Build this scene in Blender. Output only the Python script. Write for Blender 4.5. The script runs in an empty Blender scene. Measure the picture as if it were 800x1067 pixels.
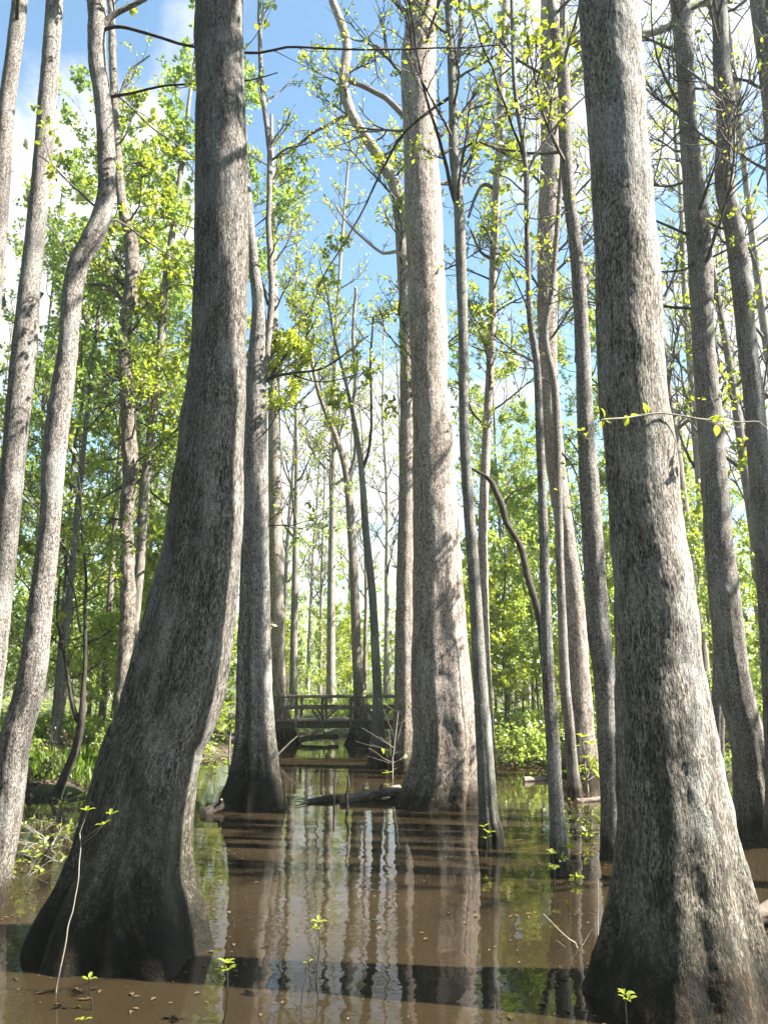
import bpy, math, random
import numpy as np

# ------------------------------------------------------------------ basics
C = bpy.context.scene.collection
R = math.radians
HC, FPX, PITCH = 2.3, 802.0, R(11.8)
CP, SP = math.cos(PITCH), math.sin(PITCH)
CAM = np.array([0.0, 0.0, HC])


def unproj(px, py, Y):
    """a point seen at photo pixel (px, py), standing at ground distance Y; also its camera depth"""
    a, b = (px - 400.0) / FPX, (533.5 - py) / FPX
    d = np.array([a, CP - b * SP, SP + b * CP])
    t = Y / d[1]
    return CAM + t * d, t


def dist_of(py, h=0.0):
    """ground distance at which a point of height h is seen at photo row py"""
    return (HC - h) / math.tan(math.atan((py - 533.5) / FPX) - PITCH)


# ------------------------------------------------------------------ noise
def _h(ix, iy, iz, s):
    n = (ix * 374761393 + iy * 668265263 + iz * 1274126177 + s * 362437) & 0xFFFFFFFF
    n = ((n ^ (n >> 13)) * 1103515245) & 0xFFFFFFFF
    n = ((n ^ (n >> 16)) * 2654435761) & 0xFFFFFFFF
    return ((n ^ (n >> 15)) & 0xFFFF) / 65535.0


def vnoise(P, seed=0):
    P = np.asarray(P, float)
    i = np.floor(P).astype(np.int64)
    f = P - i
    f = f * f * (3 - 2 * f)
    o = 0
    for dx in (0, 1):
        wx = f[..., 0] if dx else 1 - f[..., 0]
        for dy in (0, 1):
            wy = f[..., 1] if dy else 1 - f[..., 1]
            for dz in (0, 1):
                wz = f[..., 2] if dz else 1 - f[..., 2]
                o = o + wx * wy * wz * _h(i[..., 0] + dx, i[..., 1] + dy, i[..., 2] + dz, seed)
    return o * 2 - 1


def fbm(P, seed=0, oct=4):
    a, o = 1.0, 0
    P = np.asarray(P, float)
    for k in range(oct):
        o = o + a * vnoise(P * (2 ** k), seed + k * 17)
        a *= .5
    return o


# ------------------------------------------------------------------ mesh helpers
class MB:
    """collects quads / tris with a material slot per face and a per-vertex tint"""

    def __init__(s):
        s.V, s.F, s.M, s.A, s.B, s.n = [], [], [], [], [], 0

    def add(s, V, F, m=0, tint=None, bark=None):
        V = np.asarray(V, float).reshape(-1, 3)
        F = np.asarray(F, np.int64)
        if F.size == 0:
            return
        s.V.append(V)
        s.F.append(F + s.n)
        s.M.append(np.full(len(F), m, np.int32))
        s.A.append(np.zeros(len(V)) if tint is None else np.broadcast_to(np.asarray(tint, float), (len(V),)))
        s.B.append(V if bark is None else bark)
        s.n += len(V)

    def build(s, name, mats, parent=None, origin=(0, 0, 0), smooth=True, rename=None):
        me = bpy.data.meshes.new(name)
        V = np.concatenate(s.V) - np.asarray(origin, float)
        me.vertices.add(len(V))
        me.vertices.foreach_set('co', V.astype(np.float32).ravel())
        li = np.concatenate([f.ravel() for f in s.F])
        cnt = np.concatenate([np.full(len(f), f.shape[1], np.int32) for f in s.F])
        me.loops.add(len(li))
        me.loops.foreach_set('vertex_index', li.astype(np.int32))
        me.polygons.add(len(cnt))
        st = np.zeros(len(cnt), np.int32)
        st[1:] = np.cumsum(cnt)[:-1]
        me.polygons.foreach_set('loop_start', st)
        me.polygons.foreach_set('loop_total', cnt)
        me.polygons.foreach_set('material_index', np.concatenate(s.M))
        me.polygons.foreach_set('use_smooth', np.full(len(cnt), bool(smooth)))
        a = me.attributes.new('tint', 'FLOAT', 'POINT')
        a.data.foreach_set('value', np.concatenate(s.A).astype(np.float32))
        b = me.attributes.new('bark', 'FLOAT_VECTOR', 'POINT')
        b.data.foreach_set('vector', np.concatenate(s.B).astype(np.float32).ravel())
        me.update(calc_edges=True)
        me.validate()
        for m in (mats if isinstance(mats, (list, tuple)) else [mats]):
            me.materials.append(m)
        o = bpy.data.objects.new(name, me)
        C.objects.link(o)
        if parent is not None:
            o.parent = parent
        else:
            o.location = origin
        return o

    # ---- tubes: batch of polylines that all have the same number of points
    def tubes(s, P, Rr, sides=5, m=0, tint=0.0, cap=False):
        P = np.asarray(P, float)
        Rr = np.asarray(Rr, float)
        if P.ndim == 2:
            P, Rr = P[None], Rr[None]
        M, n, _ = P.shape
        T = np.gradient(P, axis=1)
        T /= np.linalg.norm(T, axis=2, keepdims=True) + 1e-9
        mt = T.mean(axis=1, keepdims=True)
        ref = np.where(np.abs(mt[..., 2:3]) > .75, np.array([1., 0, 0]), np.array([0, 0, 1.]))
        e1 = np.cross(T, np.broadcast_to(ref, T.shape))
        e1 /= np.linalg.norm(e1, axis=2, keepdims=True) + 1e-9
        e2 = np.cross(T, e1)
        th = np.arange(sides) * 2 * math.pi / sides
        c, sn = np.cos(th), np.sin(th)
        V = P[:, :, None, :] + Rr[:, :, None, None] * (e1[:, :, None, :] * c[None, None, :, None] + e2[:, :, None, :] * sn[None, None, :, None])
        L = np.concatenate([np.zeros((M, 1)), np.cumsum(np.linalg.norm(np.diff(P, axis=1), axis=2), axis=1)], axis=1)
        B = np.zeros_like(V)
        B[..., 0] = Rr[:, :, None] * c
        B[..., 1] = Rr[:, :, None] * sn
        B[..., 2] = L[:, :, None]
        B += (P[:, :1, None, :] * 3.1)
        idx = np.arange(M * n * sides).reshape(M, n, sides)
        a, b = idx[:, :-1], idx[:, 1:]
        F = np.stack([a, np.roll(a, -1, 2), np.roll(b, -1, 2), b], -1).reshape(-1, 4)
        s.add(V, F, m, tint, B.reshape(-1, 3))
        if cap:
            for r_, flip in ((0, 1), (n - 1, 0)):
                for k in range(M):
                    ring = V[k, r_]
                    cen = ring.mean(0, keepdims=True)
                    VV = np.concatenate([ring, cen])
                    i = np.arange(sides)
                    F3 = np.stack([i, np.roll(i, -1), np.full(sides, sides)], -1)
                    if flip:
                        F3 = F3[:, ::-1]
                    s.add(VV, F3, m if cap is True else cap, tint, VV * 3)

    def leaves(s, P, D, N, L, W, m=1, tint=0.0, shape='quad'):
        """one folded leaf per row: base P, long axis D, normal N"""
        P, D, N = (np.asarray(x, float).reshape(-1, 3) for x in (P, D, N))
        k = len(P)
        if not k:
            return
        L = np.broadcast_to(L, (k,))[:, None]
        W = np.broadcast_to(W, (k,))[:, None]
        tint = np.broadcast_to(tint, (k,))
        D = D / (np.linalg.norm(D, axis=1, keepdims=True) + 1e-9)
        S = np.cross(D, N)
        S /= np.linalg.norm(S, axis=1, keepdims=True) + 1e-9
        N = np.cross(S, D)
        if shape == 'quad':
            V = np.stack([P, P + D * L * .45 + S * W * .5 + N * L * .08, P + D * L, P + D * L * .45 - S * W * .5 + N * L * .08], 1)
            F = np.arange(k * 4).reshape(k, 4)
            F = np.concatenate([F[:, [0, 1, 2]], F[:, [0, 2, 3]]])
            s.add(V, F, m, np.repeat(tint, 4))
        else:
            prof = [(.0, 0, 0), (.22, .38, .05), (.5, .5, .08), (.78, .3, .04), (1, 0, -.06)]
            rows = [P + D * L * t + N * L * b for t, w, b in prof]
            lf = [P + D * L * t + S * W * w + N * L * (b + .09) for t, w, b in prof[1:4]]
            rt = [P + D * L * t - S * W * w + N * L * (b + .09) for t, w, b in prof[1:4]]
            V = np.stack(rows + lf + rt, 1)
            q = np.arange(k)[:, None] * 11
            F3 = np.concatenate([q + np.array([[0, 5, 1]]), q + np.array([[0, 1, 8]]), q + np.array([[3, 7, 4]]), q + np.array([[3, 4, 10]])])
            F4 = np.concatenate([q + np.array([[1, 5, 6, 2]]), q + np.array([[2, 6, 7, 3]]), q + np.array([[1, 2, 9, 8]]), q + np.array([[2, 3, 10, 9]])])
            VV = V.reshape(-1, 3)
            n0 = s.n
            s.add(VV, F3, m, np.repeat(tint, 11))
            s.F.append(F4 + n0)
            s.M.append(np.full(len(F4), m, np.int32))

    def box(s, c, sz, rot=None, m=0, tint=0.0):
        x, y, z = np.asarray(sz, float) / 2
        V = np.array([[-x, -y, -z], [x, -y, -z], [x, y, -z], [-x, y, -z], [-x, -y, z], [x, -y, z], [x, y, z], [-x, y, z]])
        if rot is not None:
            V = V @ np.asarray(rot).T
        F = np.array([[0, 3, 2, 1], [4, 5, 6, 7], [0, 1, 5, 4], [1, 2, 6, 5], [2, 3, 7, 6], [3, 0, 4, 7]])
        s.add(V + np.asarray(c, float), F, m, tint, V + np.asarray(c, float) * 3.3)

    def bar(s, a, b, w, h, m=0, tint=0.0):
        """square timber from a to b, w wide across, h high"""
        a, b = np.asarray(a, float), np.asarray(b, float)
        d = b - a
        L = np.linalg.norm(d)
        d /= L
        ref = np.array([0, 1., 0]) if abs(d[1]) < .9 else np.array([1., 0, 0])
        u = np.cross(d, ref)
        u /= np.linalg.norm(u)
        v = np.cross(u, d)
        s.box((a + b) / 2, (L, w, h), np.stack([d, v, u], 1), m, tint)


def empty(name, loc):
    o = bpy.data.objects.new(name, None)
    o.location = loc
    o.empty_display_size = .3
    C.objects.link(o)
    return o


def tag(o, label=None, cat=None, group=None, kind=None):
    if label: o['label'] = label
    if cat: o['category'] = cat
    if group: o['group'] = group
    if kind: o['kind'] = kind
    return o


# ------------------------------------------------------------------ materials
def new_mat(name):
    m = bpy.data.materials.new(name)
    m.use_nodes = True
    t = m.node_tree
    t.nodes.clear()
    return m, t


class G:
    """tiny node-graph helper"""

    def __init__(s, t):
        s.t = t

    def n(s, typ, **kw):
        nd = s.t.nodes.new(typ)
        for k, v in kw.items():
            if k.startswith('_'):
                setattr(nd, k[1:], v)
            else:
                s.put(nd.inputs[int(k[1:]) if k[0] == 'i' and k[1:].isdigit() else k.replace('__', ' ')], v)
        return nd

    def put(s, sock, v):
        if isinstance(v, bpy.types.NodeSocket):
            s.t.links.new(v, sock)
        else:
            sock.default_value = v

    def math(s, op, a, b=0.0, clamp=False):
        nd = s.n('ShaderNodeMath', _operation=op, i0=a, i1=b)
        nd.use_clamp = clamp
        return nd.outputs[0]

    def ramp(s, fac, stops, interp='LINEAR'):
        nd = s.n('ShaderNodeValToRGB', i0=fac)
        e = nd.color_ramp
        e.interpolation = interp
        while len(e.elements) < len(stops):
            e.elements.new(.5)
        for el, (p, c) in zip(e.elements, stops):
            el.position = p
            el.color = (c, c, c, 1) if isinstance(c, (int, float)) else (*c, 1)
        return nd.outputs[0]

    def mix(s, f, a, b, blend='MIX'):
        nd = s.n('ShaderNodeMix', _data_type='RGBA', _blend_type=blend)
        s.put(nd.inputs[0], f)
        for k, v in ((6, a), (7, b)):
            if isinstance(v, tuple) and len(v) == 3: v = (*v, 1)
            s.put(nd.inputs[k], v)
        return nd.outputs[2]

    def noise(s, vec, scale, detail=3, rough=.55, dist=0.0):
        nd = s.n('ShaderNodeTexNoise', Vector=vec, Scale=scale, Detail=detail, Roughness=rough, Distortion=dist)
        return nd.outputs[0]

    def scale(s, vec, v):
        return s.n('ShaderNodeVectorMath', _operation='MULTIPLY', i0=vec, i1=v).outputs[0]


def bark_mat(name, light, mid, dark, fine=34.0, stretch=.17, lich=.5, moss=.25, stain=.5, bump=.55, fissure=.5, vines=False, wetk=1.1):
    m, t = new_mat(name)
    g = G(t)
    bk = g.n('ShaderNodeAttribute', _attribute_name='bark').outputs['Vector']
    geo = g.n('ShaderNodeNewGeometry').outputs['Position']
    oi = g.n('ShaderNodeObjectInfo').outputs['Random']
    warp = g.n('ShaderNodeTexNoise', Vector=bk, Scale=6.0, Detail=2.0)
    off = g.n('ShaderNodeVectorMath', _operation='MULTIPLY_ADD', i0=warp.outputs[1], i1=(.05, .05, .12), i2=bk).outputs[0]
    st = g.scale(off, (1, 1, stretch))
    n1 = g.noise(st, fine * 2.5, 3, .66, .25)
    vor = g.n('ShaderNodeTexVoronoi', _feature='DISTANCE_TO_EDGE', Vector=st, Scale=fine * 1.5).outputs[0]
    n2 = g.noise(bk, 110, 2, .65)
    fis = g.ramp(n1, [(.40, 0.0), (.475, .6), (.60, 1.0)])
    plate = g.ramp(vor, [(0, 0.0), (.10, .75), (.4, 1.0)])
    long = g.ramp(g.noise(g.scale(off, (1, 1, .07)), fine * .75, 2, .6), [(.40, 0.0), (.56, 1.0)])
    fis = g.math('MULTIPLY', fis, g.math('ADD', g.math('MULTIPLY', long, .5), .5))
    hgt = g.math('MULTIPLY', fis, g.math('ADD', g.math('MULTIPLY', plate, fissure), 1 - fissure))
    hh = g.math('ADD', g.math('MULTIPLY', hgt, .66), g.math('MULTIPLY', n2, .5))
    col = g.ramp(hh, [(.26, dark), (.42, mid), (.70, light), (.90, tuple(min(1, c * 1.2) for c in light))])
    grit = g.ramp(g.noise(g.scale(bk, (1, 1, .5)), 62, 3, .72), [(.37, .42), (.5, .97), (.63, 1.5)])
    col = g.mix(1.0, col, grit, 'MULTIPLY')
    # broad pale lichen and dark weathered patches
    big = g.noise(g.scale(bk, (1, 1, .45)), 2.6, 4, .6)
    lm = g.math('MULTIPLY', g.ramp(big, [(.50, 0.0), (.60, 1.0)]), g.ramp(n2, [(.4, 0.0), (.6, lich)]))
    col = g.mix(lm, col, (.44, .44, .41))
    dk = g.noise(g.scale(bk, (1.3, 1.3, .55)), 4.1, 5, .68)
    zl = g.n('ShaderNodeSeparateXYZ', i0=geo).outputs[2]
    low = g.ramp(g.math('MULTIPLY', zl, .2, True), [(.2, 1.0), (.8, .28)])
    dm = g.math('MULTIPLY', g.math('MULTIPLY', g.ramp(dk, [(.50, 0.0), (.585, 1.0)]), stain), low)
    col = g.mix(dm, col, g.mix(.25, (.018, .017, .014), col))
    z = g.n('ShaderNodeSeparateXYZ', i0=geo).outputs[2]
    zz = g.math('ADD', z, g.math('MULTIPLY', g.math('SUBTRACT', g.noise(g.scale(bk, (1, 1, .35)), 7.0, 4, .65), .5), 1.5))
    # flood-line stain and moss near the water
    ms = g.math('MULTIPLY', g.ramp(g.math('MULTIPLY', zz, .5, True), [(.15, 1.0), (.85, 0.0)]), moss)
    ms2 = g.math('MULTIPLY', ms, g.ramp(g.noise(bk, 15, 4, .7), [(.42, 0.0), (.58, 1.0)]))
    col = g.mix(ms2, col, (.045, .055, .018))
    col = g.mix(g.math('MULTIPLY', ms, .9), col, g.mix(1.0, col, (.34, .29, .22), 'MULTIPLY'))
    wet = g.ramp(g.math('ADD', g.math('MULTIPLY', z, wetk), g.math('MULTIPLY', g.noise(g.scale(bk, (1, 1, .5)), 6, 4, .65), .7)), [(.55, 1.0), (.86, 0.0)])
    mud = g.mix(1.0, col, g.ramp(g.noise(g.scale(bk, (1, 1, .3)), 11, 4, .7), [(.38, (.11, .09, .065)), (.52, (.24, .19, .13)), (.64, (.5, .41, .28))]), 'MULTIPLY')
    col = g.mix(wet, col, mud)
    if vines:
        vn = g.noise(g.scale(bk, (1, 1, .7)), 13, 4, .7)
        col = g.mix(g.math('MULTIPLY', g.ramp(vn, [(.5, 0.0), (.6, 1.0)]), .8), col, (.05, .04, .025))
    hsv = g.n('ShaderNodeHueSaturation', Color=col)
    g.put(hsv.inputs['Value'], g.math('ADD', .88, g.math('MULTIPLY', oi, .24)))
    rough = g.math('SUBTRACT', .9, g.math('MULTIPLY', wet, .2))
    bs = g.n('ShaderNodeBsdfPrincipled', **{'Base__Color': hsv.outputs[0], 'Roughness': rough})
    bs.inputs['Specular IOR Level'].default_value = .25
    bp = g.n('ShaderNodeBump', Strength=bump, Distance=.007, Height=hh)
    g.put(bs.inputs['Normal'], bp.outputs[0])
    o = g.n('ShaderNodeOutputMaterial', Surface=bs.outputs[0])
    return m


def simple_bark(name, a, b, scale=30.0, bump=.4):
    m, t = new_mat(name)
    g = G(t)
    bk = g.n('ShaderNodeAttribute', _attribute_name='bark').outputs['Vector']
    oi = g.n('ShaderNodeObjectInfo').outputs['Random']
    n1 = g.noise(g.scale(bk, (1, 1, .25)), scale, 4, .65, .3)
    n2 = g.noise(g.scale(bk, (1, 1, .5)), scale * .12, 3, .6)
    f = g.math('ADD', g.math('MULTIPLY', n1, .7), g.math('MULTIPLY', n2, .3))
    col = g.ramp(f, [(.36, a), (.62, b)])
    hsv = g.n('ShaderNodeHueSaturation', Color=col)
    g.put(hsv.inputs['Value'], g.math('ADD', .75, g.math('MULTIPLY', oi, .5)))
    bs = g.n('ShaderNodeBsdfPrincipled', Roughness=.85, **{'Base__Color': hsv.outputs[0]})
    bs.inputs['Specular IOR Level'].default_value = .2
    bp = g.n('ShaderNodeBump', Strength=bump, Distance=.015, Height=n1)
    g.put(bs.inputs['Normal'], bp.outputs[0])
    g.n('ShaderNodeOutputMaterial', Surface=bs.outputs[0])
    return m


def leaf_mat(name, c0, c1, trans=.5, gloss=.05):
    m, t = new_mat(name)
    g = G(t)
    ti = g.n('ShaderNodeAttribute', _attribute_name='tint').outputs['Fac']
    col = g.ramp(ti, [(0, c0), (1, c1)])
    tcol = g.mix(.5, col, tuple(min(1, x * y) for x, y in zip(c1, (1.3, 1.25, .8))))
    d = g.n('ShaderNodeBsdfDiffuse', Color=col)
    tr = g.n('ShaderNodeBsdfTranslucent', Color=tcol)
    gl = g.n('ShaderNodeBsdfGlossy', Color=(1, 1, 1, 1), Roughness=.4)
    a = g.n('ShaderNodeMixShader', i0=trans, i1=d.outputs[0], i2=tr.outputs[0])
    b = g.n('ShaderNodeMixShader', i0=gloss, i1=a.outputs[0], i2=gl.outputs[0])
    g.n('ShaderNodeOutputMaterial', Surface=b.outputs[0])
    return m


MAT = {}
MAT['tupelo'] = bark_mat('tupelo_bark', (.315, .285, .252), (.17, .153, .134), (.034, .03, .026), fine=30, stretch=.15, lich=.5, moss=.95, stain=.6, wetk=.55)
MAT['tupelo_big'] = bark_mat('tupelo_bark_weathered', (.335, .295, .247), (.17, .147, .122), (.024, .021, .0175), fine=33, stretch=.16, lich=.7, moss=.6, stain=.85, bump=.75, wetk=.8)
MAT['tupelo_shaded'] = bark_mat('tupelo_bark_shaded_grey', (.21, .186, .158), (.098, .086, .072), (.015, .013, .011), fine=33, stretch=.16, lich=.45, moss=.9, stain=.75, bump=.8, wetk=.75)  # darker copy for the left tupelo, its shade put into the colours
MAT['warm'] = bark_mat('scaly_warm_bark', (.40, .335, .285), (.24, .19, .155), (.055, .042, .034), fine=26, stretch=.22, lich=.35, moss=.55, stain=.6, bump=.7)
MAT['slim'] = bark_mat('slim_trunk_bark', (.27, .24, .21), (.14, .122, .106), (.034, .03, .026), fine=40, stretch=.3, lich=.4, moss=.25, stain=.45, bump=.5)
MAT['smooth'] = bark_mat('smooth_grey_bark', (.235, .218, .188), (.14, .13, .112), (.045, .042, .037), fine=60, stretch=.6, lich=.5, moss=.45, stain=.35, bump=.3)
MAT['vine'] = bark_mat('vine_wrapped_bark', (.31, .26, .21), (.15, .12, .095), (.03, .025, .02), fine=34, stretch=.4, lich=.3, moss=.4, stain=.6, bump=.8, vines=True)
MAT['pale'] = simple_bark('pale_far_bark', (.10, .087, .073), (.33, .295, .25), 26)
MAT['dark'] = simple_bark('dark_stem_bark', (.018, .015, .012), (.085, .07, .056), 34)
MAT['twig'] = simple_bark('twig_bark', (.05, .042, .036), (.16, .14, .12), 40, .1)
MAT['twigpale'] = simple_bark('pale_twig_bark', (.22, .19, .155), (.42, .37, .31), 40, .1)
MAT['log'] = simple_bark('log_bark', (.075, .055, .042), (.31, .245, .2), 22, .6)
MAT['endwood'] = simple_bark('broken_wood', (.20, .15, .10), (.42, .34, .25), 30, .3)
MAT['timber'] = simple_bark('weathered_timber', (.06, .051, .043), (.19, .163, .136), 18, .4)
MAT['leaf'] = leaf_mat('spring_leaf', (.235, .345, .065), (.40, .48, .105), .66)
MAT['leafy'] = leaf_mat('young_yellow_leaf', (.21, .295, .028), (.37, .42, .045), .62)
MAT['leaffar'] = leaf_mat('dull_leaf', (.05, .062, .03), (.10, .115, .055), .35)  # leaves of the unseen surrounding wood, dulled to bounce less light
MAT['leafdark'] = leaf_mat('maple_leaf', (.15, .26, .05), (.28, .38, .075), .64)
MAT['grass'] = leaf_mat('grass_blade', (.11, .21, .02), (.22, .31, .03), .5, .03)
MAT['litter'] = leaf_mat('dead_leaf', (.03, .02, .011), (.15, .105, .058), .15, .03)


# ------------------------------------------------------------------ traced trunks
def spline(K, n_per):
    """Catmull-Rom through rows of K, n_per samples per span"""
    K = np.asarray(K, float)
    P = np.concatenate([2 * K[:1] - K[1:2], K, 2 * K[-1:] - K[-2:-1]])
    out = []
    for i in range(1, len(P) - 2):
        L = np.linalg.norm(P[i + 1][:3] - P[i][:3])
        n = max(2, int(L / n_per))
        t = np.linspace(0, 1, n, endpoint=False)[:, None]
        p0, p1, p2, p3 = P[i - 1], P[i], P[i + 1], P[i + 2]
        out.append(.5 * (2 * p1 + (p2 - p0) * t + (2 * p0 - 5 * p1 + 4 * p2 - p3) * t * t + (3 * p1 - p0 - 3 * p2 + p3) * t ** 3))
    out.append(P[-2:-1])
    return np.concatenate(out)


def keys_from_trace(trace, Y, top=17.0, rtop=.25, lean=0.0, rng=None):
    """trace rows (py, cx, hw) from top to bottom -> rows x,y,z,r from base to tip"""
    K = []
    for py, cx, hw in trace:
        p, zc = unproj(cx, py, Y)
        K.append([p[0], p[1], p[2], hw * zc / FPX])
    K = np.array(K[::-1])
    # the trunk may lean a little in depth too
    K[:, 1] += lean * (K[:, 2] - K[0, 2])
    if K[0, 2] > -.45:
        K = np.concatenate([[[K[0, 0], K[0, 1], -.55, K[0, 3] * 1.04]], K])
    if top > K[-1, 2] + 1:
        a, b = K[-1], K[-2]
        d = (a - b)[:3] / max(1e-6, np.linalg.norm((a - b)[:3]))
        z0, r0 = a[2], a[3]
        ext = []
        nseg = max(2, int((top - z0) / 2.2))
        p = a[:3].copy()
        for k in range(1, nseg + 1):
            d = d * .8 + np.array([0, 0, 1]) * .25 + (rng.normal(0, .05, 3) if rng is not None else 0)
            d /= np.linalg.norm(d)
            p = p + d * (top - z0) / nseg
            ext.append([*p, r0 * (1 - (1 - rtop) * k / nseg)])
        K = np.concatenate([K, ext])
    return K


def trunk_mesh(mb, K, seg, step, seed=0, lob=.2, fine=0.0, m=0, rough=.03, nlob=5, sect=None):
    S = spline(K, step)
    P, r = S[:, :3], np.maximum(S[:, 3], .004)
    T = np.gradient(P, axis=0)
    T /= np.linalg.norm(T, axis=1, keepdims=True) + 1e-9
    horiz = np.sqrt(np.clip(1 - T[:, 0] ** 2, .3, 1))
    r = r * horiz
    e1 = np.cross(np.array([0, 1., 0]), T)
    e1 /= np.linalg.norm(e1, axis=1, keepdims=True)
    e2 = np.cross(T, e1)
    s = np.concatenate([[0], np.cumsum(np.linalg.norm(np.diff(P, axis=0), axis=1))])
    th = np.arange(seg) * 2 * math.pi / seg
    c, sn = np.cos(th), np.sin(th)
    rng = np.random.default_rng(seed)
    rmed = np.median(r)
    flare = np.clip((r / rmed - 1.15) / .9, 0, 1)
    lobes = -.25 * np.abs(np.cos(th * nlob / 2 + seed)) + sum(a * np.cos(k * th + ph) for k, a, ph in zip((nlob - 2, nlob, nlob + 3, nlob * 2 + 1), (.35, .5, .35, .18), rng.uniform(0, 6.28, 4)))
    unit = np.stack([np.broadcast_to(c, (len(P), seg)), np.broadcast_to(sn, (len(P), seg)), np.broadcast_to(s[:, None] / np.maximum(.05, rmed) * .55, (len(P), seg))], -1)
    lump = fbm(unit * 1.5 + seed * 7.3, seed, 4)
    rr = r[:, None] * (1 + lob * flare[:, None] * lobes[None] + rough * lump)
    if sect:
        rr = rr * (1 + sect[0] * np.cos(2 * (th[None] - R(sect[1])))) / (1 + sect[0] * .8)
    if fine:
        fine = fine * .36
        Q = np.stack([rr * c * 34, rr * sn * 34, np.broadcast_to(s[:, None] * 5.5, rr.shape)], -1)
        Q = Q + .6 * vnoise(Q * .3, 91)[..., None]
        rr = rr + fine * (vnoise(Q, 5) * .7 + vnoise(Q * 2.1, 6) * .35)
        Q2 = np.stack([rr * c * 7, rr * sn * 7, np.broadcast_to(s[:, None] * 2.4, rr.shape)], -1)
        rr = rr + fine * 2.2 * vnoise(Q2, 15)
    V = P[:, None] + rr[..., None] * (e1[:, None] * c[None, :, None] + e2[:, None] * sn[None, :, None])
    rs = r[:, None]
    B = np.stack([rs * c, rs * sn, np.broadcast_to(s[:, None], (len(P), seg))], -1) + seed * 3.7
    idx = np.arange(len(P) * seg).reshape(len(P), seg)
    a, b = idx[:-1], idx[1:]
    F = np.stack([a, np.roll(a, -1, 1), np.roll(b, -1, 1), b], -1).reshape(-1, 4)
    mb.add(V, F, m, 0.0, B.reshape(-1, 3))
    return P, r


# ------------------------------------------------------------------ branching
def norm(v):
    return v / (np.linalg.norm(v) + 1e-9)


class Twigs:
    """grows twigs and leaves and dumps them into an MB"""

    def __init__(s, rng, leaf=.1, dens=1.0, wood=0, leafm=1, up=.12, spread=(28, 62), tuft=False, flat=.75):
        s.rng, s.leaf, s.dens, s.wood, s.leafm, s.up, s.spread, s.tuft, s.flat = rng, leaf, dens, wood, leafm, up, spread, tuft, flat
        s.poly = {}
        s.lp, s.ld, s.ln, s.ls = [], [], [], []

    def line(s, pts, rad, sides):
        s.poly.setdefault((len(pts), sides), []).append((pts, rad))

    def path(s, p, d, L, n, jit):
        pts = [np.array(p, float)]
        d = norm(np.array(d, float))
        for k in range(n - 1):
            d = norm(d + s.rng.normal(0, jit, 3) + np.array([0, 0, s.up]))
            pts.append(pts[-1] + d * L / (n - 1))
        return np.array(pts)

    def side(s, d):
        a = R(s.rng.uniform(*s.spread))
        r = norm(np.cross(d, s.rng.normal(0, 1, 3)))
        r[2] *= .6
        return norm(d * math.cos(a) + norm(r) * math.sin(a))

    def grow(s, p, d, L, r, lvl, kids=(6, 4), minlen=.25):
        n = 7 if lvl else 4
        pts = s.path(p, d, L, n, .13 if lvl else .1)
        rad = np.linspace(r, max(r * .25, .0015), n)
        s.line(pts, rad, 5 if r > .02 else 3)
        s.fill(pts, rad, L, r, lvl, kids)

    def fill(s, pts, rad, L, r, lvl, kids):
        n = len(pts)
        if lvl > 0:
            kk = kids[-lvl] if lvl <= len(kids) else kids[0]
            k = max(1, int(round(kk * s.rng.uniform(.7, 1.3))))
            for t in np.sort(s.rng.uniform(.18, 1.0, k)):
                f = t * (n - 1)
                i = min(int(f), n - 2)
                q = pts[i] + (pts[i + 1] - pts[i]) * (f - i)
                d = norm(pts[i + 1] - pts[i])
                s.grow(q, s.side(d), L * s.rng.uniform(.32, .6) * (1.1 - .45 * t), max(.0018, r * .5), lvl - 1, kids)
        if lvl <= 1 and s.dens > 0:
            k = s.rng.poisson(s.dens * (7 if lvl == 0 else 3))
            for _ in range(k):
                t = s.rng.uniform(.25, 1.02)
                f = min(t, .999) * (n - 1)
                i = int(f)
                q = pts[i] + (pts[i + 1] - pts[i]) * (f - i)
                d = norm(norm(pts[i + 1] - pts[i]) * .5 + s.rng.normal(0, .65, 3))
                s.lp.append(q + d * s.leaf * .12)
                s.ld.append(d)
                nn = norm(np.array([0, 0, s.flat]) + s.rng.normal(0, .42, 3))
                s.ln.append(nn)
                s.ls.append(s.leaf * s.rng.uniform(.4, 1.0) ** .8 * 1.4)

    def tuftat(s, q, k, out=None):
        for _ in range(k):
            d = norm(s.rng.normal(0, 1, 3) * np.array([1, 1, .6]) + (0 if out is None else np.asarray(out)) + np.array([0, 0, .3]))
            s.lp.append(np.asarray(q) + d * s.leaf * .2)
            s.ld.append(d)
            s.ln.append(norm(np.array([0, 0, .7]) + s.rng.normal(0, .5, 3)))
            s.ls.append(s.leaf * s.rng.uniform(.6, 1.2))

    def dump(s, mb, shape='quad', ratio=.62, tint=(0, 1)):
        for (n, sides), L in s.poly.items():
            mb.tubes(np.array([a for a, b in L]), np.array([b for a, b in L]), sides, s.wood)
        if s.lp:
            ls = np.array(s.ls)
            tn = s.rng.uniform(*tint, len(ls))
            mb.leaves(np.array(s.lp), np.array(s.ld), np.array(s.ln), ls, ls * ratio, s.leafm, tn, shape)


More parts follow.
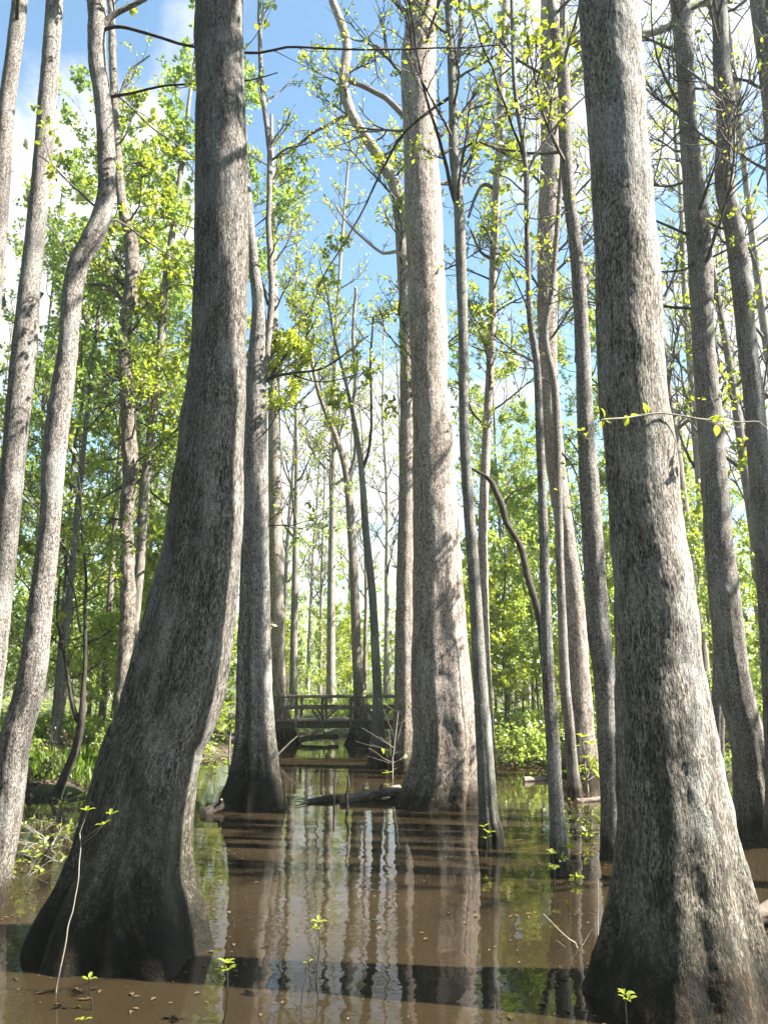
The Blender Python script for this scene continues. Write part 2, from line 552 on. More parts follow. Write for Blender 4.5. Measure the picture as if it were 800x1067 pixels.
def branch_px(mb, pts_px, Y, w0, w1, dy=0.0, sides=6, m=0, tw=None, twn=0, twl=.6, lvl=0):
    """a limb traced in the photo, standing at distance Y (drifting by dy towards its tip)"""
    n = len(pts_px)
    K = []
    for i, (x, y) in enumerate(pts_px):
        Yi = Y + dy * i / max(1, n - 1)
        p, zc = unproj(x, y, Yi)
        w = w0 + (w1 - w0) * i / max(1, n - 1)
        K.append([*p, w * zc / FPX])
    S = spline(np.array(K), .12)
    P = S[:, :3] + .012 * np.stack([vnoise(S[:, :3] * 3, k) for k in (1, 2, 3)], -1)
    mb.tubes(P, np.maximum(S[:, 3], .0012), sides, m)
    if tw is not None and twn:
        for t in tw.rng.uniform(.2, 1, twn):
            i = min(int(t * (len(P) - 1)), len(P) - 2)
            d = norm(P[i + 1] - P[i])
            tw.grow(P[i], tw.side(d), twl * tw.rng.uniform(.5, 1.2), max(.002, S[i, 3] * .45), lvl, (4, 3))
    return P


# ------------------------------------------------------------------ ground, water
SHORE = np.array([(-160, 20), (-60, 15), (-20, 14.2), (-9, 14.6), (-7.0, 15.4), (-5.6, 17.5), (-4.6, 21), (-3.9, 26), (-3.6, 29.5),
                  (-2.6, 30.5), (-.8, 30), (.2, 28), (.5, 25), (1.0, 22), (2.6, 20.2), (5, 18.6), (8, 18.2), (14, 17.5), (60, 17), (160, 22)], float)


def shore_sd(x, y):
    """signed distance to the shoreline, positive on land"""
    P = np.stack([x, y], -1)
    best = np.full(x.shape, 1e9)
    for a, b in zip(SHORE[:-1], SHORE[1:]):
        ab = b - a
        t = np.clip(((P - a) @ ab) / (ab @ ab), 0, 1)
        d = np.linalg.norm(P - a - t[..., None] * ab, axis=-1)
        best = np.minimum(best, d)
    land = y > np.interp(x, SHORE[:, 0], SHORE[:, 1])
    return np.where(land, best, -best)


def ground_h(x, y):
    x, y = np.asarray(x, float), np.asarray(y, float)
    sd = shore_sd(x, y)
    P = np.stack([x * .7, y * .7, x * 0], -1)
    sd = sd + .9 * vnoise(P, 3) + .35 * vnoise(P * 3.1, 4)
    h = np.where(sd > 0, .42 * (1 - np.exp(-sd * .7)), np.maximum(-.75, sd * .3))
    far = np.clip((y - 40) / 160, 0, 1)
    h = h + np.where(sd > 0, 1, .3) * (.09 * vnoise(P * 1.3, 8) + .05 * vnoise(P * 4, 9)) + far * 2.0
    return h


def build_ground():
    xs = np.concatenate([np.linspace(-160, -26, 24)[:-1], np.linspace(-26, 26, 210), np.linspace(26, 160, 24)[1:]])
    ys = np.concatenate([np.linspace(-30, 9, 20)[:-1], np.linspace(9, 42, 150), np.linspace(42, 260, 40)[1:]])
    X, Yv = np.meshgrid(xs, ys)
    Z = ground_h(X, Yv)
    V = np.stack([X, Yv, Z], -1)
    idx = np.arange(X.size).reshape(X.shape)
    F = np.stack([idx[:-1, :-1], idx[:-1, 1:], idx[1:, 1:], idx[1:, :-1]], -1).reshape(-1, 4)
    m, t = new_mat('forest_floor')
    g = G(t)
    pos = g.n('ShaderNodeNewGeometry').outputs['Position']
    a = g.noise(pos, 14, 5, .7)
    b = g.noise(pos, .55, 4, .6)
    litter = g.ramp(a, [(.3, (.025, .017, .010)), (.5, (.085, .058, .034)), (.68, (.20, .145, .088))])
    green = g.ramp(g.noise(pos, 22, 4, .7), [(.35, (.028, .055, .010)), (.65, (.10, .14, .022))])
    col = g.mix(g.ramp(b, [(.40, 0.0), (.56, 1.0)]), litter, green)
    z = g.n('ShaderNodeSeparateXYZ', i0=pos).outputs[2]
    col = g.mix(g.ramp(z, [(0.02, .85), (.14, 0.0)]), col, (.020, .014, .009))
    bs = g.n('ShaderNodeBsdfPrincipled', Roughness=.95, **{'Base__Color': col})
    bp = g.n('ShaderNodeBump', Strength=.8, Distance=.05, Height=a)
    g.put(bs.inputs['Normal'], bp.outputs[0])
    g.n('ShaderNodeOutputMaterial', Surface=bs.outputs[0])
    mb = MB()
    mb.add(V, F)
    tag(mb.build('ground', m), kind='structure')

    w, t = new_mat('swamp_water')
    g = G(t)
    pos = g.n('ShaderNodeNewGeometry').outputs['Position']
    silt = g.noise(pos, .45, 3, .55)
    col = g.ramp(silt, [(.35, (.0165, .0118, .0058)), (.65, (.030, .0215, .0112))])
    # pollen and specks afloat
    sp = g.n('ShaderNodeTexVoronoi', Vector=g.scale(pos, (1, .6, 1)), Scale=9.0).outputs[0]
    spm = g.math('MULTIPLY', g.ramp(sp, [(.05, 1.0), (.085, 0.0)]), g.ramp(g.noise(pos, .8, 3), [(.5, 0.0), (.6, 1.0)]))
    col = g.mix(g.math('MULTIPLY', spm, .8), col, (.24, .22, .13))
    rip = g.noise(g.scale(pos, (1.0, 1.0, 1)), 2.6, 2, .5)
    rip2 = g.noise(g.scale(pos, (1, 1.5, 1)), 11, 2, .5)
    amp = g.ramp(g.noise(pos, .5, 2, .5), [(.42, .25), (.62, 1.0)])
    hgt = g.math('ADD', g.math('MULTIPLY', rip, .6), g.math('MULTIPLY', g.math('MULTIPLY', rip2, .16), amp))
    bs = g.n('ShaderNodeBsdfPrincipled', Roughness=g.math('ADD', .02, g.math('MULTIPLY', spm, .5)), IOR=1.333, **{'Base__Color': col})
    bp = g.n('ShaderNodeBump', Strength=.20, Distance=.03, Height=hgt)
    g.put(bs.inputs['Normal'], bp.outputs[0])
    g.n('ShaderNodeOutputMaterial', Surface=bs.outputs[0])
    mb = MB()
    xs, ys = np.linspace(-160, 160, 9), np.linspace(-30, 60, 7)
    X, Yv = np.meshgrid(xs, ys)
    idx = np.arange(X.size).reshape(X.shape)
    mb.add(np.stack([X, Yv, X * 0], -1), np.stack([idx[:-1, :-1], idx[:-1, 1:], idx[1:, 1:], idx[1:, :-1]], -1).reshape(-1, 4))
    tag(mb.build('water', w), kind='structure')


build_ground()

# ------------------------------------------------------------------ the trees one can single out
def traced_tree(seed, label, trace, mat='slim', base=None, Y=None, seg=40, step=.08, lob=.15, fine=0.0, rough=.03, nlob=5, top=17.0, rtop=.3,
                lean=0.0, limbs=(), shoots=(), crown=None, group=None, leaf=.08, leafm='leafy', name='tree', cat='tree', twigmat='twig', tuft=9, sect=None):
    rng = np.random.default_rng(seed)
    if Y is None:
        d0 = dist_of(base)
        p, zc = unproj(trace[-1][1], min(trace[-1][0], base), d0)
        Y = d0 + trace[-1][2] * zc / FPX
    K = keys_from_trace(trace, Y, top, rtop, lean, rng)
    org = (K[1][0], K[1][1], 0.0)
    root = tag(empty(name, org), label, cat, group)
    mb = MB()
    P, r = trunk_mesh(mb, K, seg, step, seed, lob, fine, 0, rough, nlob, sect)
    mb.build('trunk', MAT[mat], root, org)
    mc = MB()
    tw = Twigs(rng, leaf, .8, 0, 1)
    for L in limbs:
        ml = MB()
        t2 = Twigs(rng, leaf, L.get('dens', .5), 0, 1)
        branch_px(ml, L['p'], L.get('Y', Y), L['w'][0], L['w'][1], L.get('dy', 0), L.get('sides', 7), 0, t2, L.get('n', 5), L.get('l', .6), L.get('lvl', 1))
        for q in L.get('tufts', ()):
            pt, _ = unproj(q[0], q[1], L.get('Y', Y))
            t2.tuftat(pt, 5)
        t2.dump(ml, 'leaf' if Y < 10 else 'quad', tint=(.2, 1))
        ml.build('branch', [MAT[L.get('mat', 'twig')], MAT[leafm]], root, org)
    for (x0, y0, x1, y1, k) in shoots:
        # short leafy shoots on the trunk between two photo points
        for _ in range(k):
            u = rng.uniform()
            pt, zc = unproj(x0 + (x1 - x0) * u, y0 + (y1 - y0) * u, Y)
            i = int(np.argmin(np.abs(P[:, 2] - pt[2])))
            a = rng.uniform(math.pi, 2 * math.pi)
            o = np.array([math.cos(a), math.sin(a) * .8, .35])
            q = P[i] + o * r[i] * 1.0
            L = rng.uniform(.08, .28)
            pts = tw.path(q, o, L, 4, .2)
            tw.line(pts, np.linspace(.004, .0015, 4), 3)
            tw.tuftat(pts[-1], rng.integers(4, tuft), o * .5)
    if crown:
        tw.dens = crown.get('dens', .5)
        tw.leaf = crown.get('leaf', leaf)
        tw.up = crown.get('up', .10)
        z0, z1 = crown['z']
        for k in range(crown['n']):
            z = z0 + (z1 - z0) * ((k + rng.uniform()) / crown['n'])
            i = int(np.argmin(np.abs(P[:, 2] - z)))
            a = rng.uniform(0, 2 * math.pi)
            if 'az' in crown: a = R(rng.uniform(*crown['az']))
            d = np.array([math.cos(a), math.sin(a), rng.uniform(*crown.get('rise', (.3, .9)))])
            L = crown['L'] * rng.uniform(.6, 1.25) * (1 - .4 * (z - z0) / max(.1, z1 - z0))
            tw.grow(P[i], norm(d), L, min(r[i] * .5, crown.get('r', .035)), crown.get('lvl', 2), crown.get('kids', (7, 5)))
    tw.dump(mc, 'leaf' if Y < 10 else 'quad', tint=(0, 1))
    if mc.n:
        mc.build('crown', [MAT[twigmat], MAT[leafm]], root, org)
    return root, P, r, Y


def limb(p, w, **k):
    return dict(p=p, w=w, **k)


# 1 the big leaning tupelo at the left
traced_tree(1, 'massive grey water tupelo leaning right with a broad flared base, biggest trunk on the left', [
    (0, 228.5, 26.5), (101, 229.5, 27), (202, 231, 29), (304, 230, 30), (360, 227.5, 30.5), (417, 223.5, 34.5), (485, 218, 38), (552, 212.5, 42.5),
    (620, 203, 47.5), (687, 190, 53), (740, 176, 55.5), (774, 162, 55), (808, 152, 56), (842, 146, 58), (876, 140, 63.5), (909, 134.5, 71), (943, 130.5, 84),
    (970, 127, 95), (994, 125, 101), (1030, 123, 102)], 'tupelo_shaded', base=1024, seg=300, step=.016, lob=.14, fine=.0052, rough=.035, nlob=6, top=18, rtop=.35, sect=(.12, -36),
    crown=dict(z=(11, 18), n=9, L=3.6, dens=.35, leaf=.13, r=.06))
# 2 the big tupelo at the right
traced_tree(2, 'massive upright grey water tupelo with dark scars and mossy foot, biggest on the right', [
    (0, 633.5, 29.5), (67, 638, 29.5), (135, 643, 30), (202, 647.5, 31), (270, 652, 32), (360, 656, 33.5), (417, 659.5, 35), (451, 665, 35), (519, 670, 36.5),
    (586, 677.5, 39), (653, 684, 42), (707, 687, 45), (774, 694, 49), (842, 702, 56), (909, 708, 64), (943, 711, 69), (977, 713, 76), (1010, 714, 85),
    (1044, 713, 93), (1075, 712, 99)], 'tupelo_big', base=1082, seg=300, step=.016, lob=.09, fine=.0052, rough=.035, nlob=6, top=18, rtop=.4,
    limbs=[limb([(626, 438), (648, 436), (665, 433), (688, 431), (726, 436), (773, 439), (790, 439), (803, 452)], (1.2, .5), Y=5.6, dy=.6, n=5, l=.35, lvl=0, mat='twigpale', dens=.3,
                tufts=[(655, 434), (673, 432), (630, 437)])],
    leaf=.07, crown=dict(z=(10.5, 18), n=9, L=3.4, dens=.35, leaf=.13, r=.06))
# 3 middle tree
_, P3, r3, Y3 = traced_tree(3, 'tall thick tan tupelo standing in the water in the middle, wide furrowed foot', [
    (0, 441.5, 14.5), (67, 436, 18), (135, 437.5, 17.5), (202, 440, 19), (270, 443, 19.5), (360, 446.5, 19.5), (410, 447.5, 18.5), (451, 450.5, 20.5), (552, 454, 24), (620, 456.5, 26.5),
    (710, 459.5, 31), (774, 464, 34), (808, 462.5, 38), (830, 459, 41.5), (845, 457, 44), (862, 457, 45)], 'warm', base=846, seg=150, step=.035, lob=.22, fine=.007, rough=.035, nlob=7,
    top=21, rtop=.35,
    shoots=[(432, 10, 440, 120, 5), (425, 150, 436, 300, 9), (432, 300, 440, 520, 4)],
    limbs=[limb([(436, 22), (418, 8), (404, -8)], (3.2, 2.0), n=3),
           limb([(424, 270), (411, 262), (399, 264), (380, 250), (361, 231), (350, 213)], (2.2, .7), mat='twigpale', n=6, l=1.0, lvl=1, dens=.1, dy=.8)],
    crown=dict(z=(12, 21), n=16, L=3.2, dens=.4, leaf=.085, r=.05))
# 4 forked tree tucked behind the middle one
traced_tree(4, 'grey trunk tucked behind the thick middle tree, its top bending away into a left fork', [
    (0, 346, 4.2), (44, 361, 4.8), (84, 358, 5.3), (118, 366, 5.8), (162, 393, 6.5), (202, 414, 7), (270, 420, 7), (360, 424, 7.5), (500, 424, 8.5), (620, 423, 10.5), (710, 424, 13),
    (760, 424, 15), (800, 424, 19)], 'warm', base=803, seg=48, step=.07, fine=.004, top=20, rough=.05,
    shoots=[(395, 160, 420, 250, 10), (350, 20, 365, 120, 8), (415, 300, 420, 600, 6)],
    limbs=[limb([(434, 132), (418, 118), (403, 103), (391, 96), (376, 89), (356, 82)], (3.6, 2.4), mat='slim', n=2),
           limb([(368, 116), (357, 122), (340, 131), (325, 139), (310, 152), (292, 163), (280, 166)], (2.2, 1.0), n=8, l=1.2)],
    crown=dict(z=(9, 20), n=20, L=2.8, dens=.25, kids=(9, 6), leaf=.12, r=.04))
# 5 slender smooth trunk right of the middle tree
traced_tree(5, 'slender smooth dark grey trunk just right of the thick middle tree, rising from the water', [
    (0, 466, 3.6), (60, 470, 4.2), (118, 472, 4.7), (160, 472.5, 5), (202, 477, 5.2), (270, 480, 5.6), (360, 482.5, 5), (451, 483.5, 5.2), (552, 490, 6), (620, 495, 6.3), (710, 500, 7.5),
    (774, 504.5, 8.7), (842, 508.5, 10), (870, 511.5, 12.5), (892, 512, 14)], 'smooth', base=885, seg=40, step=.05, lob=.15, rough=.025, top=16, rtop=.3,
    limbs=[limb([(477, 222), (472, 204), (466, 180), (459, 150), (447, 112), (436, 66), (430, 25), (424, -6)], (2.4, 1.0), n=5, l=.8, mat='dark'),
           limb([(470, 100), (445, 118), (418, 142), (397, 179), (376, 223), (352, 264), (336, 290), (322, 330)], (1.7, .5), n=9, l=.6, mat='dark', dens=.4),
           limb([(474, 80), (480, 40), (479, 0), (483, -20)], (3.0, 2.2), n=3, mat='smooth'),
           limb([(477, 162), (487, 152), (499, 148), (516, 155), (535, 165), (556, 170)], (1.5, .5), n=5, l=.5, mat='dark'),
           limb([(479, 200), (484, 186), (490, 170), (492, 150)], (1.6, .6), n=3, l=.5, mat='dark'),
           limb([(484, 408), (492, 428), (502, 440), (512, 446)], (1.0, .4), n=2, l=.4),
           limb([(480, 252), (500, 258), (535, 270), (560, 282)], (.8, .3), n=4, l=.5)],
    crown=dict(z=(9.5, 16), n=14, L=2.0, dens=.28, leaf=.06, r=.025))
# 6 trunk right behind the big left one
traced_tree(6, 'grey trunk with a flared black-stained foot, close behind the big left tupelo', [
    (0, 246, 4), (100, 250, 4.6), (200, 257, 5), (270, 264, 5.8), (310, 269, 6.8), (335, 269.5, 7.8), (360, 268.5, 9), (392, 267.5, 10.2), (420, 267, 11), (500, 266, 13), (600, 265.5, 15.5), (700, 265, 18), (760, 266, 20), (800, 266.5, 24),
    (825, 265, 30), (845, 263, 34.5), (862, 262, 36)], 'tupelo', base=847, seg=110, step=.04, lob=.25, fine=.005, rough=.03, nlob=6, top=16, rtop=.3,
    limbs=[limb([(279, 398), (284, 392), (305, 389), (332, 385), (355, 372), (383, 350)], (2.0, .6), n=7, l=.9, mat='dark', dens=.6),
           limb([(281, 395), (300, 390), (325, 397), (350, 396), (390, 384)], (1.2, .4), n=5, l=.7, mat='dark', dens=.8),
           limb([(280, 420), (292, 420), (310, 426), (335, 420)], (.9, .35), n=3, l=.6, mat='dark'),
           limb([(276, 392), (281, 340), (283, 300), (280, 230), (281, 160), (274, 100), (271, 40), (270, -10)], (3.8, 2.0), n=10, l=1.1, mat='slim', dens=.9),
           limb([(283, 392), (296, 372), (318, 352), (330, 330)], (1.6, .6), n=5, l=.8, mat='dark', dens=1.0),
           limb([(279, 318), (272, 290), (265, 268)], (1.4, .6), n=2, l=.6, mat='dark'),
           limb([(282, 168), (297, 156), (318, 150), (335, 142)], (1.2, .5), n=5, l=.7, dens=1.2)],
    crown=dict(z=(6.5, 8.6), n=5, L=1.6, dens=1.0, leaf=.10, r=.02))
# 7 pale trunk next to it
traced_tree(7, 'pale straight trunk with a reddish flared root foot at the left end of the footbridge', [
    (120, 283, 1.6), (250, 284.5, 3.6), (417, 285.5, 6.2), (600, 288, 7.5), (700, 289.5, 8.6), (740, 291, 10), (765, 294, 13), (778, 297, 15)], 'warm', base=776, seg=40, step=.1, lob=.35, fine=.004,
    top=24, crown=dict(z=(11, 22), n=16, L=2.6, dens=.5, leaf=.13, r=.04))
# 8 the S-curved trunk at the left
traced_tree(8, 'S-curved grey trunk with a double bend near its top, left of the big leaning tupelo', [
    (0, 100.5, 9.5), (34, 101, 9), (67, 102, 9), (101, 107, 9), (135, 110, 9), (169, 111.5, 8.8), (202, 111, 8.8), (229, 105, 10.2), (250, 95.5, 11.5), (270, 84, 10.2), (304, 76, 10), (360, 71.5, 9.8), (417, 64, 11.5),
    (485, 56, 11.3), (552, 52, 10.5), (620, 44, 12), (710, 33, 14.3), (774, 16, 16), (842, 8, 15.8), (909, -2, 14), (950, -9, 15.5), (975, -13, 18)], 'slim', base=950, seg=110, step=.03, fine=.004, rough=.04, top=15, rtop=.35,
    limbs=[limb([(109, 26), (116, 18), (128, 10), (150, 0), (170, -14)], (3.6, 2.2), n=2, mat='slim'),
           limb([(110, 31), (120, 29), (135, 30), (169, 39), (209, 51), (270, 55), (299, 49), (350, 51), (410, 52), (454, 50), (520, 48)], (2.0, .7), n=7, l=.7, mat='dark', lvl=0, dy=-.4),
           limb([(116, 102), (140, 97), (169, 90), (215, 87), (262, 83), (290, 76)], (1.6, .6), n=6, l=.5, mat='dark', lvl=0),
           limb([(121, 98), (140, 115), (162, 136), (185, 151), (204, 165), (230, 178)], (1.2, .4), n=6, l=.6, dy=1.2),
           limb([(104, 232), (121, 229), (140, 241), (162, 256), (182, 269), (204, 279)], (1.4, .5), n=6, l=.7, dy=1.0),
           limb([(98, 214), (78, 195), (57, 175), (40, 160)], (1.3, .5), n=6, l=.6, dy=.8)],
    crown=dict(z=(10.6, 15.5), n=8, L=2.2, dens=.5, leaf=.065, r=.035))
# 9 second trunk from the left edge
traced_tree(9, 'straight grey trunk leaning right at the left edge, in front of the leafy maples', [
    (0, 57, 8.2), (101, 50, 9), (202, 41.5, 9.5), (303, 31, 10.5), (350, 27, 12.2), (451, 17, 12), (552, 8, 11.2), (654, -2, 11.5), (760, -14, 12), (860, -25, 14), (900, -30, 17)], 'slim', Y=9.6, seg=90, step=.035,
    fine=.004, top=16, crown=dict(z=(11.5, 16), n=8, L=2.2, dens=.5, leaf=.07, r=.035))
# 10 leftmost trunk
traced_tree(10, 'thin pale trunk slanting out of the picture at its upper left corner', [
    (0, 21, 7.5), (60, 14, 7.8), (111, 7.5, 8), (189, 2, 8.5), (280, -5, 9), (500, -22, 10), (700, -38, 11), (860, -50, 12), (890, -52, 14)], 'slim', Y=10.5, seg=60, step=.05, top=15, fine=.003,
    crown=dict(z=(12, 15), n=5, L=1.8, dens=.5, leaf=.07))
# 11 slim stem right of centre
traced_tree(11, 'slim crooked pole-like tree standing in the water right of the slender grey trunk', [
    (0, 533, 1.9), (90, 536, 2.2), (170, 547, 2.5), (250, 549, 2.8), (330, 552, 3.3), (380, 559, 3.9), (450, 562, 4.2), (552, 566, 4.8), (620, 568, 5.3), (710, 571, 6.5), (774, 575.5, 7), (842, 579, 7.6), (885, 581.5, 9.2),
    (905, 584, 12), (922, 586, 15)], 'slim', base=914, seg=44, step=.04, fine=.003, rough=.04, top=12, rtop=.3,
    limbs=[limb([(550, 176), (562, 155), (581, 128), (597, 112), (612, 99)], (1.5, .7), n=4, l=.6, mat='dark'),
           limb([(548, 178), (540, 150), (535, 137), (526, 110), (515, 78), (501, 44), (488, 0), (484, -12)], (1.5, .7), n=8, l=.6, mat='dark'),
           limb([(548, 203), (536, 192), (527, 184), (505, 178)], (1.0, .4), n=3, l=.5, mat='dark'),
           limb([(551, 282), (541, 274), (528, 262), (515, 258)], (.9, .3), n=3, l=.5, mat='dark'),
           limb([(557, 372), (552, 350), (549, 320)], (1.2, .5), n=3, l=.5)],
    shoots=[(582, 890, 588, 915, 4)],
    crown=dict(z=(7, 12), n=12, L=1.3, dens=.4, leaf=.06, r=.014, lvl=1))
# 12 light slim stem behind it
traced_tree(12, 'light slim wavy stem just right of the crooked pole-like tree, farther back in the water', [
    (0, 588, 1.8), (140, 586, 2.2), (200, 583, 2.6), (300, 575, 3), (350, 568, 3.2), (400, 577, 3.8), (451, 580, 4.2), (519, 581.5, 4.2), (586, 583, 4.3), (653, 585.7, 4.6), (710, 588, 5.3), (750, 592, 5.4), (800, 596, 6),
    (825, 598, 8), (838, 599, 9.5)], 'slim', base=834, seg=36, step=.06, fine=.003, top=14,
    limbs=[limb([(576, 310), (590, 300), (606, 298), (622, 292)], (1.2, .5), n=4, l=.8, mat='twigpale'),
           limb([(583, 470), (592, 480), (600, 494), (606, 520)], (1.5, .7), n=3, l=.7)],
    crown=dict(z=(8, 14), n=12, L=1.6, dens=.35, leaf=.06, r=.016, lvl=1))
# 13 forked trunk behind
traced_tree(13, 'forked mossy trunk behind the light slim stem, its lower half leaning right', [
    (0, 573.5, 10), (67, 572, 9.2), (170, 574, 11), (230, 571, 11), (300, 570, 10.5), (384, 571, 9.5), (470, 577, 10), (552, 588, 9.2), (620, 597, 10.5), (710, 602, 12.5), (760, 604, 15), (800, 605, 19)], 'warm', Y=18.2, seg=56,
    step=.06, fine=.005, rough=.05, top=19,
    limbs=[limb([(582, -6), (586, 20), (591, 38), (600, 45), (620, 44), (645, 42), (667, 37), (692, 30), (709, 20), (722, 7), (740, 2), (762, 0)], (5.0, 3.6), mat='slim', n=9, l=1.5, dens=.3),
           limb([(583, 100), (592, 84), (606, 72), (622, 66)], (4.2, 2.6), mat='slim', n=3, l=1.2),
           limb([(578, 200), (590, 210), (605, 222), (620, 210)], (2, 1), n=3, l=1)],
    shoots=[(566, 20, 566, 120, 8), (562, 180, 564, 330, 14)],
    crown=dict(z=(9, 19), n=16, L=2.6, dens=.25, leaf=.085, r=.04))
# 14 trunk left of the right tupelo
traced_tree(14, 'slightly bowed mottled trunk standing in water just left of the big right tupelo', [
    (0, 574, 5), (40, 579, 5.4), (83, 587, 6.3), (135, 588, 6.6), (202, 592.5, 6.4), (270, 601, 7), (360, 606.5, 7.5), (451, 610, 8.8), (519, 614.5, 10.2), (586, 618.5, 11), (653, 623, 11.8), (710, 629.5, 11.3), (774, 633, 10.5),
    (842, 636, 10.5), (880, 636.5, 11.5), (906, 637, 13)], 'slim', base=898, seg=72, step=.035, fine=.005, rough=.04, lob=.1, top=15,
    limbs=[limb([(601, 262), (615, 250), (630, 246)], (1, .5), n=2, l=.5), limb([(622, 540), (612, 500), (602, 470), (588, 452)], (1.4, .5), n=4, l=.6)],
    crown=dict(z=(9.5, 15), n=9, L=1.9, dens=.5, leaf=.11, r=.03))
# 15 right leaning trunk
traced_tree(15, 'tall grey trunk leaning left with a black foot, right of the big right tupelo', [
    (0, 707.5, 9.5), (67, 713, 9), (135, 717, 9), (202, 723, 11), (270, 729, 12), (360, 732.5, 11.2), (451, 740, 13), (552, 747.5, 13.8), (620, 754.5, 15.3), (710, 765, 16.8), (774, 780, 17.5), (820, 787, 20), (850, 790, 22.5),
    (885, 792, 25)], 'slim', base=877, seg=110, step=.035, lob=.3, fine=.005, rough=.04, top=16,
    limbs=[limb([(741, 268), (757, 260), (768, 252), (784, 240), (800, 226), (815, 210)], (1.2, .5), n=5, l=.6, mat='dark'),
           limb([(727, 262), (716, 279), (700, 283), (685, 283), (668, 280)], (1.6, .6), n=4, l=.5, mat='dark', dy=-.6),
           limb([(737, 262), (745, 240), (750, 218)], (1.3, .6), n=3, l=.5, mat='dark'),
           limb([(716, 128), (700, 146), (684, 158), (668, 172)], (1.0, .4), n=6, l=.7, dens=.1),
           limb([(718, 150), (705, 150), (690, 136), (672, 112)], (1.0, .4), n=6, l=.7, dens=.1)],
    shoots=[(732, 240, 736, 270, 4), (735, 320, 738, 350, 3), (735, 420, 742, 440, 4)],
    crown=dict(z=(8, 16), n=15, L=2.3, dens=.05, leaf=.06, r=.03, kids=(9, 7)))
# 16 far right curving trunk
traced_tree(16, "grey trunk with a wavy bend and leafy sprouts at the picture's right edge", [
    (0, 749, 7), (67, 751, 8.5), (101, 755, 9.2), (135, 756, 9.3), (169, 754, 9.4), (202, 756, 10), (236, 763.5, 9.5), (270, 769, 10), (304, 773, 10), (360, 778, 9.6), (417, 785, 10), (485, 790, 10.5), (586, 799, 11.3), (710, 806, 12),
    (800, 812, 14), (850, 815, 18), (880, 816, 20)], 'slim', Y=11.2, seg=80, step=.04, fine=.004, rough=.04, top=16,
    limbs=[limb([(790, 436), (784, 410), (780, 384), (778, 350), (779, 320)], (1.8, .7), n=4, l=.6, mat='dark'),
           limb([(762, 120), (774, 105), (788, 92), (805, 70)], (1, .4), n=6, l=.7, dens=.1),
           limb([(760, 60), (745, 48), (733, 30)], (1, .4), n=5, l=.6, dens=.1)],
    shoots=[(755, 228, 772, 300, 12), (752, 160, 756, 175, 3)],
    crown=dict(z=(8.5, 16), n=14, L=2.3, dens=.05, leaf=.06, r=.03, kids=(9, 7)))
traced_tree(17, 'dark trunk cut off by the picture at its upper right corner', [
    (0, 791, 9.5), (67, 800, 10), (135, 807, 10.5), (200, 811, 11), (360, 820, 12), (600, 834, 13), (800, 846, 15), (850, 849, 18)], 'slim', Y=12.4, seg=48, step=.06, top=16, fine=.003,
    crown=dict(z=(9, 16), n=12, L=2.3, dens=.05, leaf=.06, kids=(9, 7)))
traced_tree(18, 'thin dark-footed trunk in the shaded water between the big right tupelo and the leaning trunk', [
    (430, 741, 2.2), (550, 744, 3.4), (650, 748, 4.8), (710, 748.5, 6.2), (760, 747, 7), (808, 747.5, 6.6), (835, 748, 7), (848, 748, 8.5), (860, 748, 9.5)], 'slim', base=853, seg=32, step=.06, top=9, fine=.003,
    crown=dict(z=(4, 9), n=10, L=1.3, dens=.8, leaf=.1, r=.012, lvl=1))
traced_tree(19, 'vine-wrapped crooked trunk among the maples, left of the big leaning tupelo', [
    (0, 116, 3.5), (100, 119, 4), (180, 124, 4.5), (220, 129, 5.5), (253, 137, 7.2), (300, 137, 7.5), (335, 131, 6.5), (370, 130, 6), (417, 133, 7.2), (485, 136, 8), (530, 133, 7.2), (560, 132, 6.6), (620, 134, 7.6), (660, 132, 7.4), (710, 128, 7),
    (770, 126, 9), (810, 125, 13)], 'vine', Y=18.0, seg=40, step=.05, fine=.012, rough=.12, top=17,
    limbs=[limb([(132, 318), (118, 304), (106, 296), (92, 297)], (2.6, 1.2), n=5, l=1.2, dens=1.2), limb([(131, 300), (122, 288), (124, 280)], (2.4, 1.2), n=2, l=.6),
           limb([(118, 120), (128, 92), (138, 72), (156, 58)], (2, .8), n=6, l=1.2, dens=1.2), limb([(131, 545), (118, 540), (108, 552)], (1.4, .7), n=4, l=1, dens=1.2)],
    shoots=[(120, 330, 140, 620, 26)],
    crown=dict(z=(6, 17), n=16, L=2.2, dens=1.4, leaf=.10, r=.03))
traced_tree(20, 'thin pale stem leaning right against the vine-wrapped trunk', [
    (200, 186, 3), (300, 172, 4), (370, 167, 4.6), (450, 158, 4.6), (519, 150, 5), (590, 146, 5), (690, 136, 5), (760, 130, 6), (810, 128, 7)], 'pale', Y=19.2, seg=20, step=.12, top=22,
    crown=dict(z=(8, 15), n=12, L=1.8, dens=1.2, leaf=.12, r=.02))
traced_tree(21, 'slim brown trunk in the leaves between the slender smooth tree and the crooked pole', [
    (0, 527, 3.4), (67, 522, 4), (135, 521, 4.2), (202, 517, 4.3), (270, 514, 4.2), (360, 511.5, 4.2), (450, 507, 4.6), (552, 503, 5), (650, 503.5, 6), (710, 506, 5.8), (780, 508, 8), (800, 508, 10)], 'warm', Y=18.8, seg=32, step=.08, fine=.004, top=18,
    rough=.05, limbs=[limb([(519, 200), (505, 192), (495, 205), (488, 226)], (2.4, 1.4), n=3, l=1.2, mat='slim'), limb([(513, 270), (500, 262), (490, 240)], (2, 1), n=3, l=1.0)],
    shoots=[(518, 130, 508, 420, 8)],
    crown=dict(z=(8, 18), n=18, L=2.0, dens=.6, leaf=.085, r=.03))
